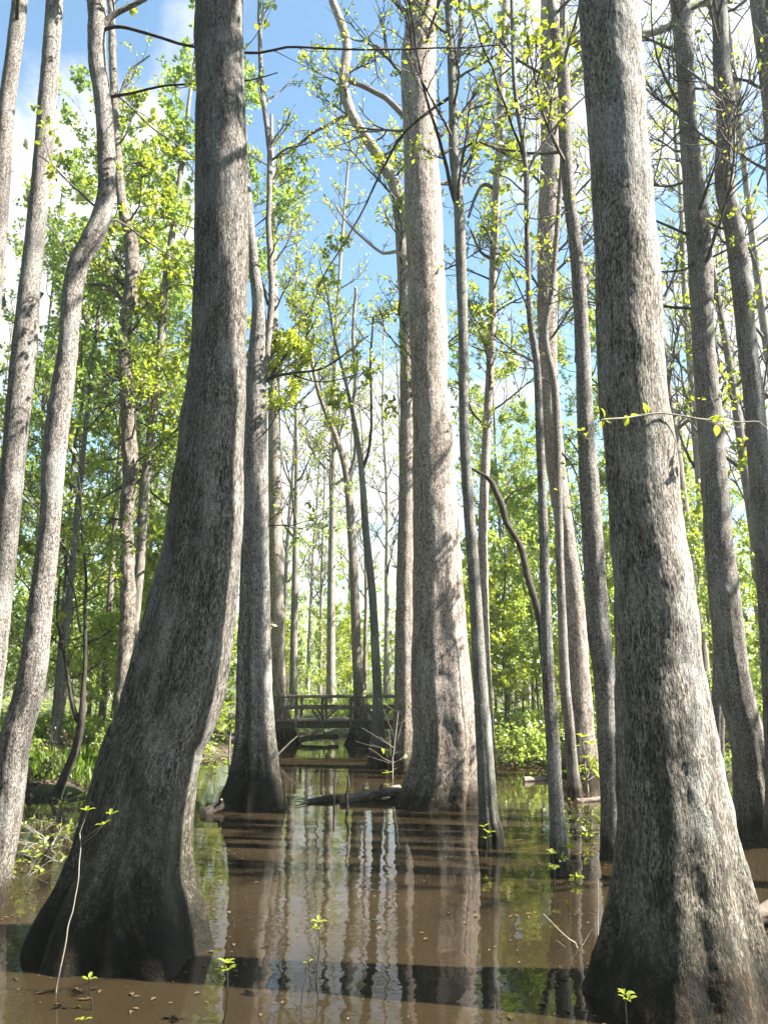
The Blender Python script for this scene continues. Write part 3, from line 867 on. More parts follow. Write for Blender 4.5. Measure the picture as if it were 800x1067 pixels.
traced_tree(22, 'dead black trunk bent like an elbow behind the crooked pole-like tree', [
    (478, 482, 1.4), (485, 486, 2.2), (498, 508, 3.2), (511, 516, 3.4), (528, 523, 3.5), (546, 528, 3.4), (557, 535, 3.4), (572, 543, 3.6), (603, 550, 3.8), (637, 560, 3.8), (680, 567, 4.4), (740, 573, 5), (800, 577, 7)], 'dark', Y=17.6, seg=20, step=.08, top=0,
    rough=.1, limbs=[limb([(523, 530), (528, 522), (535, 512), (548, 508)], (1.8, .7), n=2, l=.6, mat='dark', dens=0)])
traced_tree(23, 'dark crooked forked sapling trunk leaning over the water from the left bank', [
    (560, 86, 1), (600, 90, 1.4), (637, 89, 1.7), (690, 89, 2.1), (719, 87, 2.6), (751, 85, 3.8), (780, 79, 4.2), (808, 68, 4.8), (826, 60, 6), (838, 56, 8)], 'dark', base=834, seg=20, step=.06, top=6.6,
    rough=.07, limbs=[limb([(82, 752), (79, 743), (73, 719), (67, 680), (60, 640), (63, 600)], (3.0, 1.0), mat='dark', n=6, l=.9, dens=1.2),
                      limb([(84, 660), (78, 620), (70, 590), (75, 560)], (1.2, .5), mat='dark', n=4, l=.7, dens=1.4)],
    crown=dict(z=(3.5, 6.6), n=9, L=1.3, dens=1.3, leaf=.11, r=.012, lvl=1))
traced_tree(24, 'bent grey trunk with a dark swollen foot in front of the footbridge', [
    (330, 318, 2), (405, 331, 2.4), (461, 352, 3.2), (502, 362, 4), (586, 368, 4.6), (660, 371, 5), (710, 373.5, 5.8), (745, 376, 7), (760, 376, 10), (772, 377, 15), (780, 377, 18)], 'warm', base=777, seg=40, step=.1, lob=.3, fine=.004, top=16,
    limbs=[limb([(362, 505), (371, 470), (368, 430), (371, 395), (368, 350), (371, 300)], (3, 1.6), mat='slim', n=6, l=1.4, dens=.4)],
    shoots=[(350, 440, 368, 600, 10)],
    crown=dict(z=(8, 18), n=20, L=2.4, dens=.25, leaf=.12, r=.02, kids=(9, 6)))
traced_tree(25, 'thin dark trunk with a black foot at the water, right of the footbridge', [
    (350, 348, 1.2), (424, 366, 2), (485, 376, 3), (552, 381, 3.8), (620, 388, 4.2), (680, 391, 4.6), (720, 393, 5), (750, 393, 6.5), (780, 392, 8), (803, 392, 11)], 'smooth', base=800, seg=28, step=.08, top=14, lob=.2,
    limbs=[limb([(377, 490), (384, 470), (387, 440), (386, 380), (389, 330)], (2, 1), mat='dark', n=5, l=1.2, dens=.4)],
    crown=dict(z=(8, 14), n=8, L=1.4, dens=.5, leaf=.12, r=.016))

# ------------------------------------------------------------------ kinds that repeat
def kids_of(o):
    return [c for c in list(bpy.data.objects) if c.parent == o]


KIDS = {}


def copy_thing(root, loc, rz, sc, label, group):
    """a copy of a thing and of each of its parts"""
    ch = KIDS.setdefault(root.name, kids_of(root))
    r = root.copy()
    C.objects.link(r)
    r.location, r.rotation_euler, r.scale = loc, (0, 0, rz), (sc, sc, sc)
    r['label'], r['group'] = label, group
    for c in ch:
        k = c.copy()
        C.objects.link(k)
        k.parent = r
    return r


class Kind:
    """prototypes of one kind; the first use of each moves the prototype itself"""

    def __init__(s, protos):
        s.p, s.used, s.i = protos, set(), 0

    def put(s, x, y, rz, sc, label, group, z=None):
        k = s.i % len(s.p)
        s.i += 1
        loc = (x, y, float(ground_h(np.array([x]), np.array([y]))[0]) - .05 if z is None else z)
        p = s.p[k]
        if k not in s.used:
            s.used.add(k)
            p.location, p.rotation_euler, p.scale = loc, (0, 0, rz), (sc, sc, sc)
            p['label'], p['group'] = label, group
            return p
        return copy_thing(p, loc, rz, sc, label, group)


def proto_tree(seed, name, cat, H, r0, mat, leafm, dens, leaf, nb, z0, L, rise, lvl=2, kids=(6, 4), wob=.25, flare=1.7, seg=14, leafdens_up=1.0):
    rng = np.random.default_rng(seed)
    root = tag(empty(name, (0, 0, 0)), 'x', cat)
    n = 9
    K = np.zeros((n + 2, 4))
    z = np.concatenate([[-.4, .0, .5], np.linspace(1.6, H, n - 1)])
    K[:, 2] = z
    w = rng.normal(0, wob * .35, (n + 2, 2)).cumsum(0)
    K[:, :2] = (w - w[0]) * np.clip(z / H, 0, 1)[:, None] * 1.2
    K[:, 3] = r0 * (1 - .8 * np.clip(z / H, 0, 1))
    K[0, 3] *= flare * 1.1
    K[1, 3] *= flare
    K[2, 3] *= 1 + (flare - 1) * .25
    mb = MB()
    P, r = trunk_mesh(mb, K, seg, .16, seed, .2, 0, 0, .05)
    mb.build('trunk', MAT[mat], root)
    tw = Twigs(rng, leaf, dens, 0, 1)
    for k in range(nb):
        f = (k + rng.uniform()) / nb
        zz = z0 + (H - z0) * f
        i = int(np.argmin(np.abs(P[:, 2] - zz)))
        a = k * 2.4 + rng.uniform(-.5, .5)
        d = norm(np.array([math.cos(a), math.sin(a), rng.uniform(*rise)]))
        tw.grow(P[i], d, L * rng.uniform(.6, 1.2) * (1 - .55 * f), max(.006, r[i] * .45), lvl, kids)
    mc = MB()
    tw.dump(mc)
    mc.build('crown', [MAT['twig'], MAT[leafm]], root)
    return root


maples = Kind([proto_tree(200 + k, 'leafy_tree', 'tree', 17, .10, 'slim', 'leaf', 1.6, .105, 36, 2.0, 3.5, (.05, .6), kids=(8, 6)) for k in range(3)])
darkm = Kind([proto_tree(220 + k, 'maple_tree', 'tree', 20, .11, 'slim', 'leafdark', 1.1, .12, 32, 5, 3.9, (.0, .45), kids=(8, 6)) for k in range(2)])
bare = Kind([proto_tree(240 + k, 'bare_tree', 'tree', 22, .17, 'pale', 'leafy', .16, .12, 24, 7, 2.9, (.5, 1.3), kids=(6, 4), wob=.3, flare=1.9) for k in range(4)])
sapl = Kind([proto_tree(260 + k, 'sapling', 'young tree', 5.2, .028, 'dark', 'leaf', 2.9, .092, 24, .6, 1.6, (.2, .9), lvl=1, kids=(8, 8), wob=.3, flare=1.2, seg=7) for k in range(4)])
sapy = Kind([proto_tree(280 + k, 'yellow_sapling', 'young tree', 4.2, .022, 'pale', 'leafy', 2.3, .09, 20, .6, 1.4, (.2, .8), lvl=1, kids=(8, 8), wob=.3, flare=1.2, seg=7) for k in range(3)])


def proto_shrub(seed, name, mat, leafm, dens, leaf, n, L, wood='dark'):
    rng = np.random.default_rng(seed)
    root = tag(empty(name, (0, 0, 0)), 'x', 'shrub')
    tw = Twigs(rng, leaf, dens, 0, 1, up=.05)
    for k in range(n):
        a = rng.uniform(0, 6.28)
        q = np.array([math.cos(a), math.sin(a), 0]) * rng.uniform(0, .35)
        tw.grow(q + np.array([0, 0, -.1]), norm(np.array([math.cos(a) * .6, math.sin(a) * .6, rng.uniform(.5, 1.3)])), L * rng.uniform(.6, 1.2), .009, 1, (7,))
    mc = MB()
    tw.dump(mc)
    mc.build('foliage', [MAT[wood], MAT[leafm]], root)
    return root


shrubs = Kind([proto_shrub(300 + k, 'shrub', 'dark', 'leaf', 1.3, .105, 17, 1.15) for k in range(3)])
brush = Kind([proto_shrub(320 + k, 'dead_brush', 'dark', 'litter', .25, .09, 24, 1.0, 'twig') for k in range(2)])

rng = np.random.default_rng(77)


def on_land(x, y, m=.4):
    return float(shore_sd(np.array([x]), np.array([y]))[0]) > m


def scatter(kind, n, pxr, Yr, sc, label, group, m=.5, gap=1.0, avoid=None, power=1.0):
    pts, tries = [], 0
    while len(pts) < n and tries < 4000:
        tries += 1
        Yv = Yr[0] + (Yr[1] - Yr[0]) * rng.uniform() ** power
        px = rng.uniform(*pxr)
        x = (px - 400) / FPX * Yv * 1.01
        if not on_land(x, Yv, m) or any((x - a) ** 2 + (Yv - b) ** 2 < gap * gap for a, b in pts):
            continue
        if avoid and avoid(px, Yv):
            continue
        pts.append((x, Yv))
        kind.put(x, Yv, rng.uniform(0, 6.28), rng.uniform(*sc), label, group)


# woods on the left bank
scatter(darkm, 3, (-30, 240), (17, 25), (.9, 1.15), 'slender maple with darker green leaves over the left bank, behind the curved trunks', 'dark leaved maples on the left bank', gap=2.2)
scatter(maples, 5, (-60, 225), (22, 44), (.8, 1.1), 'leafy yellow green tree in the woods on the left bank', 'leafy trees of the left bank woods', gap=2.2)
scatter(sapl, 30, (-40, 225), (18.5, 36), (.7, 1.5), 'bushy green sapling in the undergrowth of the left bank', 'green saplings on the left bank', gap=1.0, avoid=lambda p, y: 5 < p < 105 and y < 31)
scatter(sapy, 10, (80, 300), (20, 40), (.7, 1.2), 'small yellow leaved sapling on the left bank', 'yellow saplings on the left bank', gap=1.0, avoid=lambda p, y: p > 245 and y < 31)
# woods on the right bank
scatter(maples, 5, (520, 860), (24, 44), (.75, 1.05), 'leafy yellow green tree in the woods on the right bank', 'leafy trees of the right bank woods', gap=2.2)
scatter(sapl, 30, (500, 860), (20.5, 38), (.6, 1.5), 'bushy green sapling in the undergrowth of the right bank', 'green saplings on the right bank', gap=1.0)
scatter(sapy, 14, (430, 680), (21, 38), (.7, 1.3), 'small yellow leaved sapling on the right bank', 'yellow saplings on the right bank', gap=1.0)
# beyond the bridge
for px, Yv, sc in ((309, 34, 1.1), (347, 37, 1.35), (381, 36, .7), (402, 42, 1.0), (323, 50, .9), (336, 46, .8), (418, 46, 1.0), (365, 54, 1.1), (296, 47, 1.0)):
    bare.put((px - 400) / FPX * Yv * 1.01, Yv, px * .7, sc, 'tall pale bare trunk in the bright woods beyond the footbridge', 'pale trunks beyond the footbridge')
scatter(bare, 14, (-20, 240), (26, 55), (.65, 1.0), 'thin pale trunk deep in the woods of the left bank', 'thin pale trunks in the left woods', gap=2)
scatter(bare, 20, (480, 840), (26, 58), (.6, 1.0), 'thin pale trunk deep in the woods of the right bank', 'thin pale trunks in the right woods', gap=2)
scatter(bare, 7, (660, 830), (21, 30), (1.0, 1.4), 'tall pale trunk with bare twigs against the clouds above the right bank', 'bare trees against the clouds', gap=2)
scatter(sapy, 18, (285, 500), (34, 58), (.8, 1.4), 'yellow green sapling in the bright woods beyond the footbridge', 'saplings beyond the footbridge', gap=1.4)
scatter(maples, 5, (280, 520), (50, 64), (.6, .85), 'loose leafy tree far off beyond the footbridge', 'far leafy trees beyond the footbridge', gap=4)
# the flooded wood goes on past the picture's edge: these throw the shadow bands on the water
for x, y, s in ((11.5, 8.0, 1.2), (13.5, 9.9, 1.25)):
    bare.put(x, y, x * 3.1, s, 'tall trunk standing in the flooded wood past the edge of the picture', 'trunks past the edge of the picture', z=-.4)
# bank edges
scatter(shrubs, 20, (-40, 230), (15.2, 26), (.5, 1.0), 'low leafy shrub along the edge of the left bank', 'shrubs along the left bank', m=.05, gap=.8, avoid=lambda p, y: 20 < p < 90 or (p < 120 and y < 17.5))
scatter(shrubs, 24, (505, 860), (18.2, 27), (.5, 1.1), 'low leafy shrub along the edge of the right bank', 'shrubs along the right bank', m=.05, gap=.8)
scatter(shrubs, 12, (285, 480), (29.5, 40), (.6, 1.1), 'low leafy shrub on the bank behind the footbridge', 'shrubs behind the footbridge', m=.05, gap=.9)
scatter(brush, 9, (-20, 230), (15, 19), (.5, .9), 'tangle of dead brown sticks on the left shore', 'dead brush on the left shore', m=-.3, gap=1.0)
scatter(brush, 11, (505, 800), (18, 22), (.6, 1.0), 'tangle of dead brown sticks on the right shore', 'dead brush on the right shore', m=-.3, gap=1.0)


# ------------------------------------------------------------------ far woods, grass, ground plants
def far_and_unseen_woods():
    r = np.random.default_rng(5)
    mb = MB()
    for k in range(420):
        a = R(r.uniform(-40, 40))
        D = r.uniform(58, 105)
        x, y = math.sin(a) * D, math.cos(a) * D
        mid = abs(math.degrees(a) + 2.5) < 6
        z = r.gamma(1.5, 3.4) if not mid else r.gamma(1.3, 2.4)
        z = min(z, 19)
        n = 85
        c = np.array([x, y, z + 2])
        P = c + r.normal(0, 1, (n, 3)) * np.array([2.6, 2.6, 1.3])
        mb.leaves(P, r.normal(0, 1, (n, 3)), np.array([0, 0, .7]) + r.normal(0, .5, (n, 3)), r.uniform(.3, .6, n), r.uniform(.22, .4, n), 0, r.uniform(0, 1, n))
    # unseen wood round the clearing, thickened to block sky light from the trunks
    for k in range(1000):
        a = R(r.uniform(38, 100) if k < 120 else r.uniform(120, 322))
        rightside = math.degrees(a) < 115
        D = r.uniform(26, 60) if rightside else r.uniform(12, 30) if 135 < math.degrees(a) < 300 else r.uniform(20, 40)
        x, y = math.sin(a) * D, math.cos(a) * D
        z = min(r.gamma(2.2, 3.2), 13) if rightside else min(r.gamma(2.2, 4.8), 27)
        n = 75
        c = np.array([x, y, z + 1])
        P = c + r.normal(0, 1, (n, 3)) * np.array([2.2, 2.2, 1.3])
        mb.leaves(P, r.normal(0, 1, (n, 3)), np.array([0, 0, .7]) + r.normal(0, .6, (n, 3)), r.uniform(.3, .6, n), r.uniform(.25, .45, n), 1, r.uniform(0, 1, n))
    tag(mb.build('far_and_unseen_woods', [MAT['leaf'], MAT['leaffar']]), kind='stuff')


far_and_unseen_woods()


def grass_patch():
    r = np.random.default_rng(6)
    mb = MB()
    n = 34000
    x = r.uniform(-14.5, -6, n)
    y = r.uniform(16.2, 31, n)
    k = (shore_sd(x, y) > .25) & (fbm(np.stack([x * .5, y * .5, x * 0], -1), 3) > -.35)
    x, y = x[k], y[k]
    z = ground_h(x, y)
    P = np.stack([x, y, z - .02], -1)
    n = len(x)
    D = np.stack([r.normal(0, .3, n), r.normal(0, .3, n), np.ones(n)], -1)
    N = np.stack([r.normal(0, 1, n), r.normal(0, 1, n), np.zeros(n)], -1)
    mb.leaves(P, D, N, r.uniform(.15, .42, n), r.uniform(.018, .04, n), 0, r.uniform(0, 1, n))
    tag(mb.build('grass', [MAT['grass']]), kind='stuff')


def ground_cover():
    r = np.random.default_rng(8)
    mb = MB()
    n = 60000
    y = 14 + 40 * r.uniform(0, 1, n) ** 1.5
    x = r.uniform(-.62, .62, n) * y
    k = (shore_sd(x, y) > .15) & (fbm(np.stack([x * .6, y * .6, x * 0], -1), 13) > -.2)
    x, y = x[k], y[k]
    n = len(x)
    z = ground_h(x, y) + r.gamma(1.5, .09, n)
    mb.leaves(np.stack([x, y, z], -1), r.normal(0, 1, (n, 3)) * np.array([1, 1, .3]), np.array([0, 0, 1]) + r.normal(0, .4, (n, 3)), r.uniform(.08, .2, n), r.uniform(.05, .12, n), 0, r.uniform(0, 1, n))
    tag(mb.build('ground_cover', [MAT['leaf']]), kind='stuff')
    mb = MB()
    n = 26000
    y = 13.6 + 20 * r.uniform(0, 1, n) ** 1.6
    x = r.uniform(-.62, .62, n) * y
    k = (shore_sd(x, y) > -.35) & ((x > -6.5) | (shore_sd(x, y) < .9))
    x, y = x[k], y[k]
    n = len(x)
    z = np.maximum(ground_h(x, y), .0) + .02
    mb.leaves(np.stack([x, y, z], -1), r.normal(0, 1, (n, 3)) * np.array([1, 1, .12]), np.array([0, 0, 1]) + r.normal(0, .25, (n, 3)), r.uniform(.06, .13, n), r.uniform(.04, .09, n), 0, r.uniform(0, 1, n))
    tag(mb.build('leaf_litter', [MAT['litter']]), kind='stuff')


grass_patch()
ground_cover()


# ------------------------------------------------------------------ footbridge
def footbridge():
    Y0, Y1 = 26.0, 27.5
    x0, x1 = -4.6, .9
    zd, zr, zm = .78, 1.52, 1.17
    r = np.random.default_rng(4)
    root = tag(empty('footbridge', ((x0 + x1) / 2, (Y0 + Y1) / 2, 0)), 'weathered dark wooden footbridge with railings crossing the flooded channel', 'footbridge')
    org = root.location[:]

    def part(name, fn, mat='timber'):
        mb = MB()
        fn(mb)
        return mb.build(name, MAT[mat], root, org, smooth=False)

    def deck(mb):
        n = int((x1 - x0) / .15)
        for k in range(n):
            x = x0 + .15 * (k + .5)
            mb.box((x, (Y0 + Y1) / 2 + r.normal(0, .012), zd - .025 + r.normal(0, .004)), (.138, Y1 - Y0 + .16, .045))
    part('deck', deck)
    for y in (Y0 + .05, Y1 - .05):
        part('beam', lambda mb: mb.box(((x0 + x1) / 2, y, zd - .153), (x1 - x0, .11, .20)))
    xs = [-4.45, -3.62, -2.86, -2.02, -1.08, -.2, .7]
    for y in (Y0 - .055, Y1 + .055):
        for x in xs:
            part('post', lambda mb: mb.box((x + r.normal(0, .01), y, (zd - .25 + zr - .025) / 2), (.095, .085, zr - .025 - zd + .25)))
        part('top_rail', lambda mb: mb.box(((x0 + x1) / 2, y, zr), (x1 - x0 + .1, .15, .05)))
        yy = y + (.062 if y < 26.5 else -.062)
        part('middle_rail', lambda mb: mb.box(((x0 + x1) / 2, yy, zm), (x1 - x0, .035, .085)))
        for i in range(0, 6):
            a, b = xs[i], xs[i + 1]
            lo, hi = (a + .1, b - .5) if i % 2 else (b - .1, a + .5)
            part('brace', lambda mb: mb.bar((lo, yy + (.03 if y > 26.5 else -.03) * -1, zd + .02), (hi, yy - (.03 if y > 26.5 else -.03), zm - .05), .034, .07))
    for x in (-3.7, -.3):
        for y in (Y0 + .05, Y1 - .05):
            part('pile', lambda mb: mb.tubes(np.array([[x, y, -.8], [x, y, -.1], [x, y, zd - .31]]), np.array([.1, .1, .1]), 12))


footbridge()


# ------------------------------------------------------------------ logs, sticks, seedlings
def log(seed, label, a, b, ra, rb, sag=.05, mat='log', stubs=2, splinter=False, group=None):
    r = np.random.default_rng(seed)
    a, b = np.asarray(a, float), np.asarray(b, float)
    n = 22
    t = np.linspace(0, 1, n)[:, None]
    P = a + (b - a) * t
    P[:, 2] += sag * np.sin(t[:, 0] * 3.1) + .03 * vnoise(P * 1.7, seed)
    P[:, 1] += .05 * vnoise(P * 1.3, seed + 1)
    rad = ra + (rb - ra) * t[:, 0]
    rad = rad * (1 + .10 * vnoise(P * 4, seed + 2))
    org = tuple(P[0])
    root = tag(empty('fallen_log', org), label, 'log', group)
    mb = MB()
    mb.tubes(P, rad, 22, 0, cap=1)
    V = mb.V[0]
    mb.V[0] = V + (P.repeat(22, 0) - V) * (-.22 * vnoise(V * np.array([2.5, 12, 12]), 9)[:, None] - .12 * vnoise(V * np.array([5, 30, 30]), 10)[:, None])
    mb.build('trunk', [MAT[mat], MAT['endwood']], root, org)
    d = norm(b - a)
    for k in range(stubs):
        u = r.uniform(.2, .9)
        i = int(u * (n - 1))
        o = norm(np.array([r.normal(0, .4), r.normal(0, .5), 1]))
        mb = MB()
        mb.tubes(np.array([P[i], P[i] + o * (rad[i] + .06), P[i] + o * (rad[i] + r.uniform(.1, .25))]), np.array([.03, .024, .016]) * 1.2, 7, 0, cap=1)
        mb.build('stub', [MAT[mat], MAT['endwood']], root, org)
    if splinter:
        for k in range(5):
            mb = MB()
            q = P[0] + np.array([0, r.normal(0, .06), r.normal(.02, .05)])
            mb.tubes(np.array([q, q - d * r.uniform(.15, .4) + r.normal(0, .05, 3)]), np.array([.016, .004]), 4, 0)
            mb.build('splinter', MAT['endwood'], root, org)
    return root


def wp(px, py, z=0.0):
    """the point of height z seen at photo pixel (px, py)"""
    Yv = dist_of(py, z)
    return unproj(px, py, Yv)[0]


log(1, 'short dark soaked log afloat at the splintered end of the fallen trunk', wp(321, 835, .02), wp(358, 831, .03), .065, .075, .0, 'dark', 0, True)
log(2, 'broken pinkish barked log lying from the water up against the thick middle tree', wp(356, 834, .03), wp(416, 826, .08), .08, .105, .03, 'log', 2)
log(3, 'grey bare log end lying in the shaded water at the right edge', wp(768, 964, .05), wp(835, 944, .12), .07, .10, .02, 'log', 0)
log(4, 'thin dark log lying along the left shore', wp(62, 836, .06), wp(128, 829, .10), .035, .03, .02, 'dark', 1)
log(5, 'thin grey log floating at the foot of the light slim stem', wp(600, 834, .03), wp(640, 830, .05), .05, .04, .0, 'log', 0)
log(6, 'dark log in the debris beside the flared black foot of the grey trunk', wp(212, 846, .05), wp(238, 836, .12), .07, .10, .02, 'dark', 1)
log(7, 'pale driftwood log lying under the footbridge', wp(312, 771, .12), wp(352, 768, .16), .09, .07, .02, 'log', 1)
log(8, 'pale chunk of driftwood by the far shore right of the slender grey trunk', wp(545, 812, .04), wp(572, 810, .05), .06, .05, 0, 'log', 0)


def stick(name, label, cat, pts, w0, w1, mat='dark', leafs=(), leafm='leafy', lsize=.10, nleaf=5, twigs=0, shape='leaf', seed=1, group=None, twl=.3, dens=.4):
    """a stick, seedling or bare sapling traced in the photo; pts are (px, py), the last one stands in the water"""
    r = np.random.default_rng(seed)
    base = wp(*pts[-1])
    Yv = base[1]
    root = tag(empty(name, tuple(base)), label, cat, group)
    org = tuple(base)
    K = []
    for i, (x, y) in enumerate(pts):
        p, zc = unproj(x, y, Yv)
        f = i / max(1, len(pts) - 1)
        K.append([*p, (w1 + (w0 - w1) * f) * zc / FPX])
    K.append([base[0], base[1], -.3, w0 * 1.05 * Yv / FPX])
    S = spline(np.array(K), .03)
    mb = MB()
    Q = S[:, :3] + .008 * np.stack([vnoise(S[:, :3] * 9, 1), vnoise(S[:, :3] * 9, 2), 0 * S[:, 0]], -1)
    mb.tubes(Q, np.maximum(S[:, 3], .001), 7, 0)
    tw = Twigs(r, lsize, dens, 0, 1, up=.08)
    for k in range(twigs):
        i = r.integers(0, int(len(Q) * .75))
        tw.grow(Q[i], norm(np.array([r.normal(0, 1), r.normal(0, .7), .35])), twl * r.uniform(.5, 1.2), max(.0015, S[i, 3] * .28), 0)
    for (x, y) in leafs:
        p = unproj(x, y, Yv)[0]
        dd = np.linalg.norm(Q - p, axis=1)
        if dd.min() > .02:
            i = int(np.argmin(np.linalg.norm(Q - (p - np.array([0, 0, .55 * dd.min()])), axis=1)))
            m_ = (Q[i] * .4 + p * .6) + np.array([0, 0, -.08 * dd.min()])
            mb.tubes(np.array([Q[i], Q[i] * .7 + m_ * .3, m_, p]), np.linspace(max(.0025, S[i, 3] * .45), .0016, 4), 5, 0)
    tw.dump(mb, shape, .5)
    mb.build('stem', [MAT[mat], MAT[leafm]], root, org)
    if leafs:
        ml = MB()
        for (x, y) in leafs:
            p, zc = unproj(x, y, Yv)
            a0 = r.uniform(0, 6.28)
            k = nleaf
            a = a0 + np.arange(k) * 2 * math.pi / k + r.normal(0, .25, k)
            D = np.stack([np.cos(a), np.sin(a), r.uniform(.05, .7, k)], -1)
            N = np.stack([-np.cos(a) * .5, -np.sin(a) * .5, np.ones(k)], -1) + r.normal(0, .15, (k, 3))
            L = lsize * r.uniform(.7, 1.15, k)
            ml.leaves(np.repeat(p[None], k, 0) + D * .008, D, N, L, L * .48, 0, r.uniform(.2, 1, k), 'leaf')
        ml.build('foliage', [MAT[leafm]], root, org)
    return root


stick('bare_sapling', 'thin whitish bare sapling with few leaves leaning before the big left tupelo', 'young tree',
      [(83.5, 868), (84, 886), (81, 923), (74, 955), (67.5, 990), (62, 1015), (59, 1034)], .95, .5, 'twigpale', [(91, 845), (116, 849), (108, 860)], nleaf=4, lsize=.06, twigs=0, dens=0)
stick('seedling', 'tall leafy seedling standing in open water right of the big left tupelo', 'seedling', [(236, 1006), (237, 1025), (236, 1050), (234, 1066)], .9, .6, 'smooth', [(236, 1004), (237, 1012)], nleaf=6, lsize=.06, seed=2)
stick('seedling', 'yellow seedling standing alone in the middle of the open water', 'seedling', [(332, 964), (333, 985), (331, 1010), (331, 1040)], .8, .5, 'dark', [(332, 961), (330, 968)], nleaf=6, lsize=.06, seed=3)
stick('seedling', 'tiny two leaved seedling in the water before the foot of the big left tupelo', 'seedling', [(93, 1022), (94, 1035), (97, 1052)], .8, .6, 'smooth', [(93, 1021)], nleaf=4, lsize=.06, seed=4)
stick('seedling', 'pale leafy seedling against the mossy foot of the big right tupelo', 'seedling', [(650, 1036), (651, 1050), (653, 1084)], .9, .6, 'smooth', [(650, 1036), (654, 1042)], nleaf=5, lsize=.06, seed=5)
stick('seedling', 'tiny sprout at the picture\'s lower edge below the big left tupelo', 'seedling', [(87, 1063), (88, 1075)], .8, .6, 'smooth', [(87, 1063)], nleaf=4, lsize=.055, seed=6)
stick('seedling', 'thin leafless seedling with one leaf left of the yellow one in open water', 'seedling', [(319, 1002), (318, 1020), (314, 1052)], .7, .45, 'dark', [(321, 1003)], nleaf=2, lsize=.05, seed=7)
stick('seedling', 'leafy sprout at the water line of the crooked pole-like tree', 'seedling', [(578, 907), (577, 918), (578, 926)], .9, .6, 'smooth', [(578, 905), (575, 890)], nleaf=5, lsize=.085, seed=8)
stick('seedling', 'leafy sprout at the black foot of the slender smooth grey trunk', 'seedling', [(506, 866), (507, 880), (506, 893)], 1, .7, 'smooth', [(504, 862), (509, 868), (506, 874)], nleaf=5, lsize=.085, seed=9)
stick('snag_stick', 'black stick poking up through the log left of the thick middle tree', 'stick', [(362.5, 808), (363, 820), (361, 830), (362, 842)], 1.7, 1.2, 'dark', seed=10)
stick('snag_stick', 'short dark stick poking up by the soaked log', 'stick', [(348, 816), (347.5, 826), (348, 841)], 1.1, .8, 'dark', seed=11)
stick('snag_stick', 'pale thin reed stalk in the water just left of the big right tupelo', 'stick', [(622, 915), (623, 940), (622, 965), (623, 985)], .7, .5, 'twigpale', seed=12)
stick('snag_stick', 'pale bent twig rising from the water right of the crooked pole-like tree', 'stick', [(566, 952), (578, 965), (592, 978), (602, 988)], .5, .3, 'twigpale', seed=13, twigs=2, dens=0)
stick('snag_stick', 'pale broken branch sticking out beside the flared black foot of the grey trunk', 'stick', [(310, 767), (301, 775), (290, 786), (286, 792)], 1.1, .7, 'twigpale', seed=14)
stick('bare_sapling', 'bare whitish branching sapling in the water left of the thick middle tree', 'young tree',
      [(415, 740), (413, 757), (411, 775), (409, 793), (409, 811)], .6, .3, 'twigpale', [(404, 806)], nleaf=4, lsize=.14, twigs=20, dens=.05, twl=.85, seed=15)
stick('leafy_sapling', 'yellow leaved sapling left of the flared black foot of the grey trunk', 'young tree', [(238, 735), (240, 760), (239, 785), (239, 812)], 1.4, .8, 'pale', [(238, 735), (232, 745), (248, 742), (243, 755), (231, 762), (225, 800)], nleaf=6,
      lsize=.14, twigs=9, dens=.9, twl=.6, seed=16)
stick('leafy_sapling', 'bright leafy sapling over the water left of the bowed mottled trunk', 'young tree', [(606, 768), (608, 785), (610, 805), (612, 824)], 1.3, .8, 'pale', [(606, 768), (600, 778), (615, 776), (610, 790), (618, 800), (602, 800)], nleaf=6,
      lsize=.14, twigs=9, dens=1.0, twl=.6, seed=17)
stick('leafy_sapling', 'yellow sprig leaning over the water by the left shore', 'young tree', [(28, 880), (20, 892), (12, 905), (8, 918)], 1.2, .7, 'twigpale', [(28, 888), (22, 898), (40, 893), (14, 905)], nleaf=6, lsize=.06, twigs=6, dens=.7, twl=.5, seed=18)


# low leafy branches over the shallows at the left
def shallows_plants():
    r = np.random.default_rng(31)
    for k in range(14):
        px, py = r.uniform(-10, 75), r.uniform(845, 925)
        if k > 9: px, py = r.uniform(590, 625), r.uniform(850, 880)
        b = wp(px, py)
        root = tag(empty('water_sprout', tuple(b)), 'low sprawling sprout with pale twigs and yellow leaves in the shallows of the left shore' if k <= 9 else
                   'low sprawling sprout with yellow leaves in the water left of the bowed mottled trunk', 'water plant', 'sprouts in the left shallows' if k <= 9 else 'sprouts by the bowed trunk')
        tw = Twigs(r, .055, .28, 0, 1, up=.02)
        for j in range(5):
            a = r.uniform(0, 6.28)
            tw.grow(b + np.array([0, 0, -.05]), norm(np.array([math.cos(a), math.sin(a), r.uniform(.2, .9)])), r.uniform(.25, .6), .004, 1, (4,))
        mb = MB()
        tw.dump(mb)
        mb.build('foliage', [MAT['twigpale'], MAT['leafy']], root, tuple(b))


shallows_plants()


# fallen leaves afloat
def floating_leaf():
    r = np.random.default_rng(41)
    me = None
    for k in range(90):
        while True:
            px, py = r.uniform(0, 800), 842 + 215 * r.uniform() ** 1.2
            b = wp(px, py)
            if vnoise(b[None] * .9, 77)[0] > .12 or r.uniform() < .03: break
        if me is None:
            mb = MB()
            mb.leaves([[0, 0, .006]], [[1, 0, 0]], [[0, 0, 1]], .06, .034, 0, .7, 'leaf')
            o = mb.build('floating_leaf', MAT['litter'])
            me = o
        else:
            o = me.copy()
            C.objects.link(o)
        o.location = (b[0], b[1], 0.0)
        o.rotation_euler = (0, 0, r.uniform(0, 6.28))
        s = r.uniform(.35, 1.1)
        o.scale = (s, s, s)
        tag(o, 'small dead brown leaf floating flat on the muddy water', 'leaf', 'fallen leaves afloat on the water')


floating_leaf()


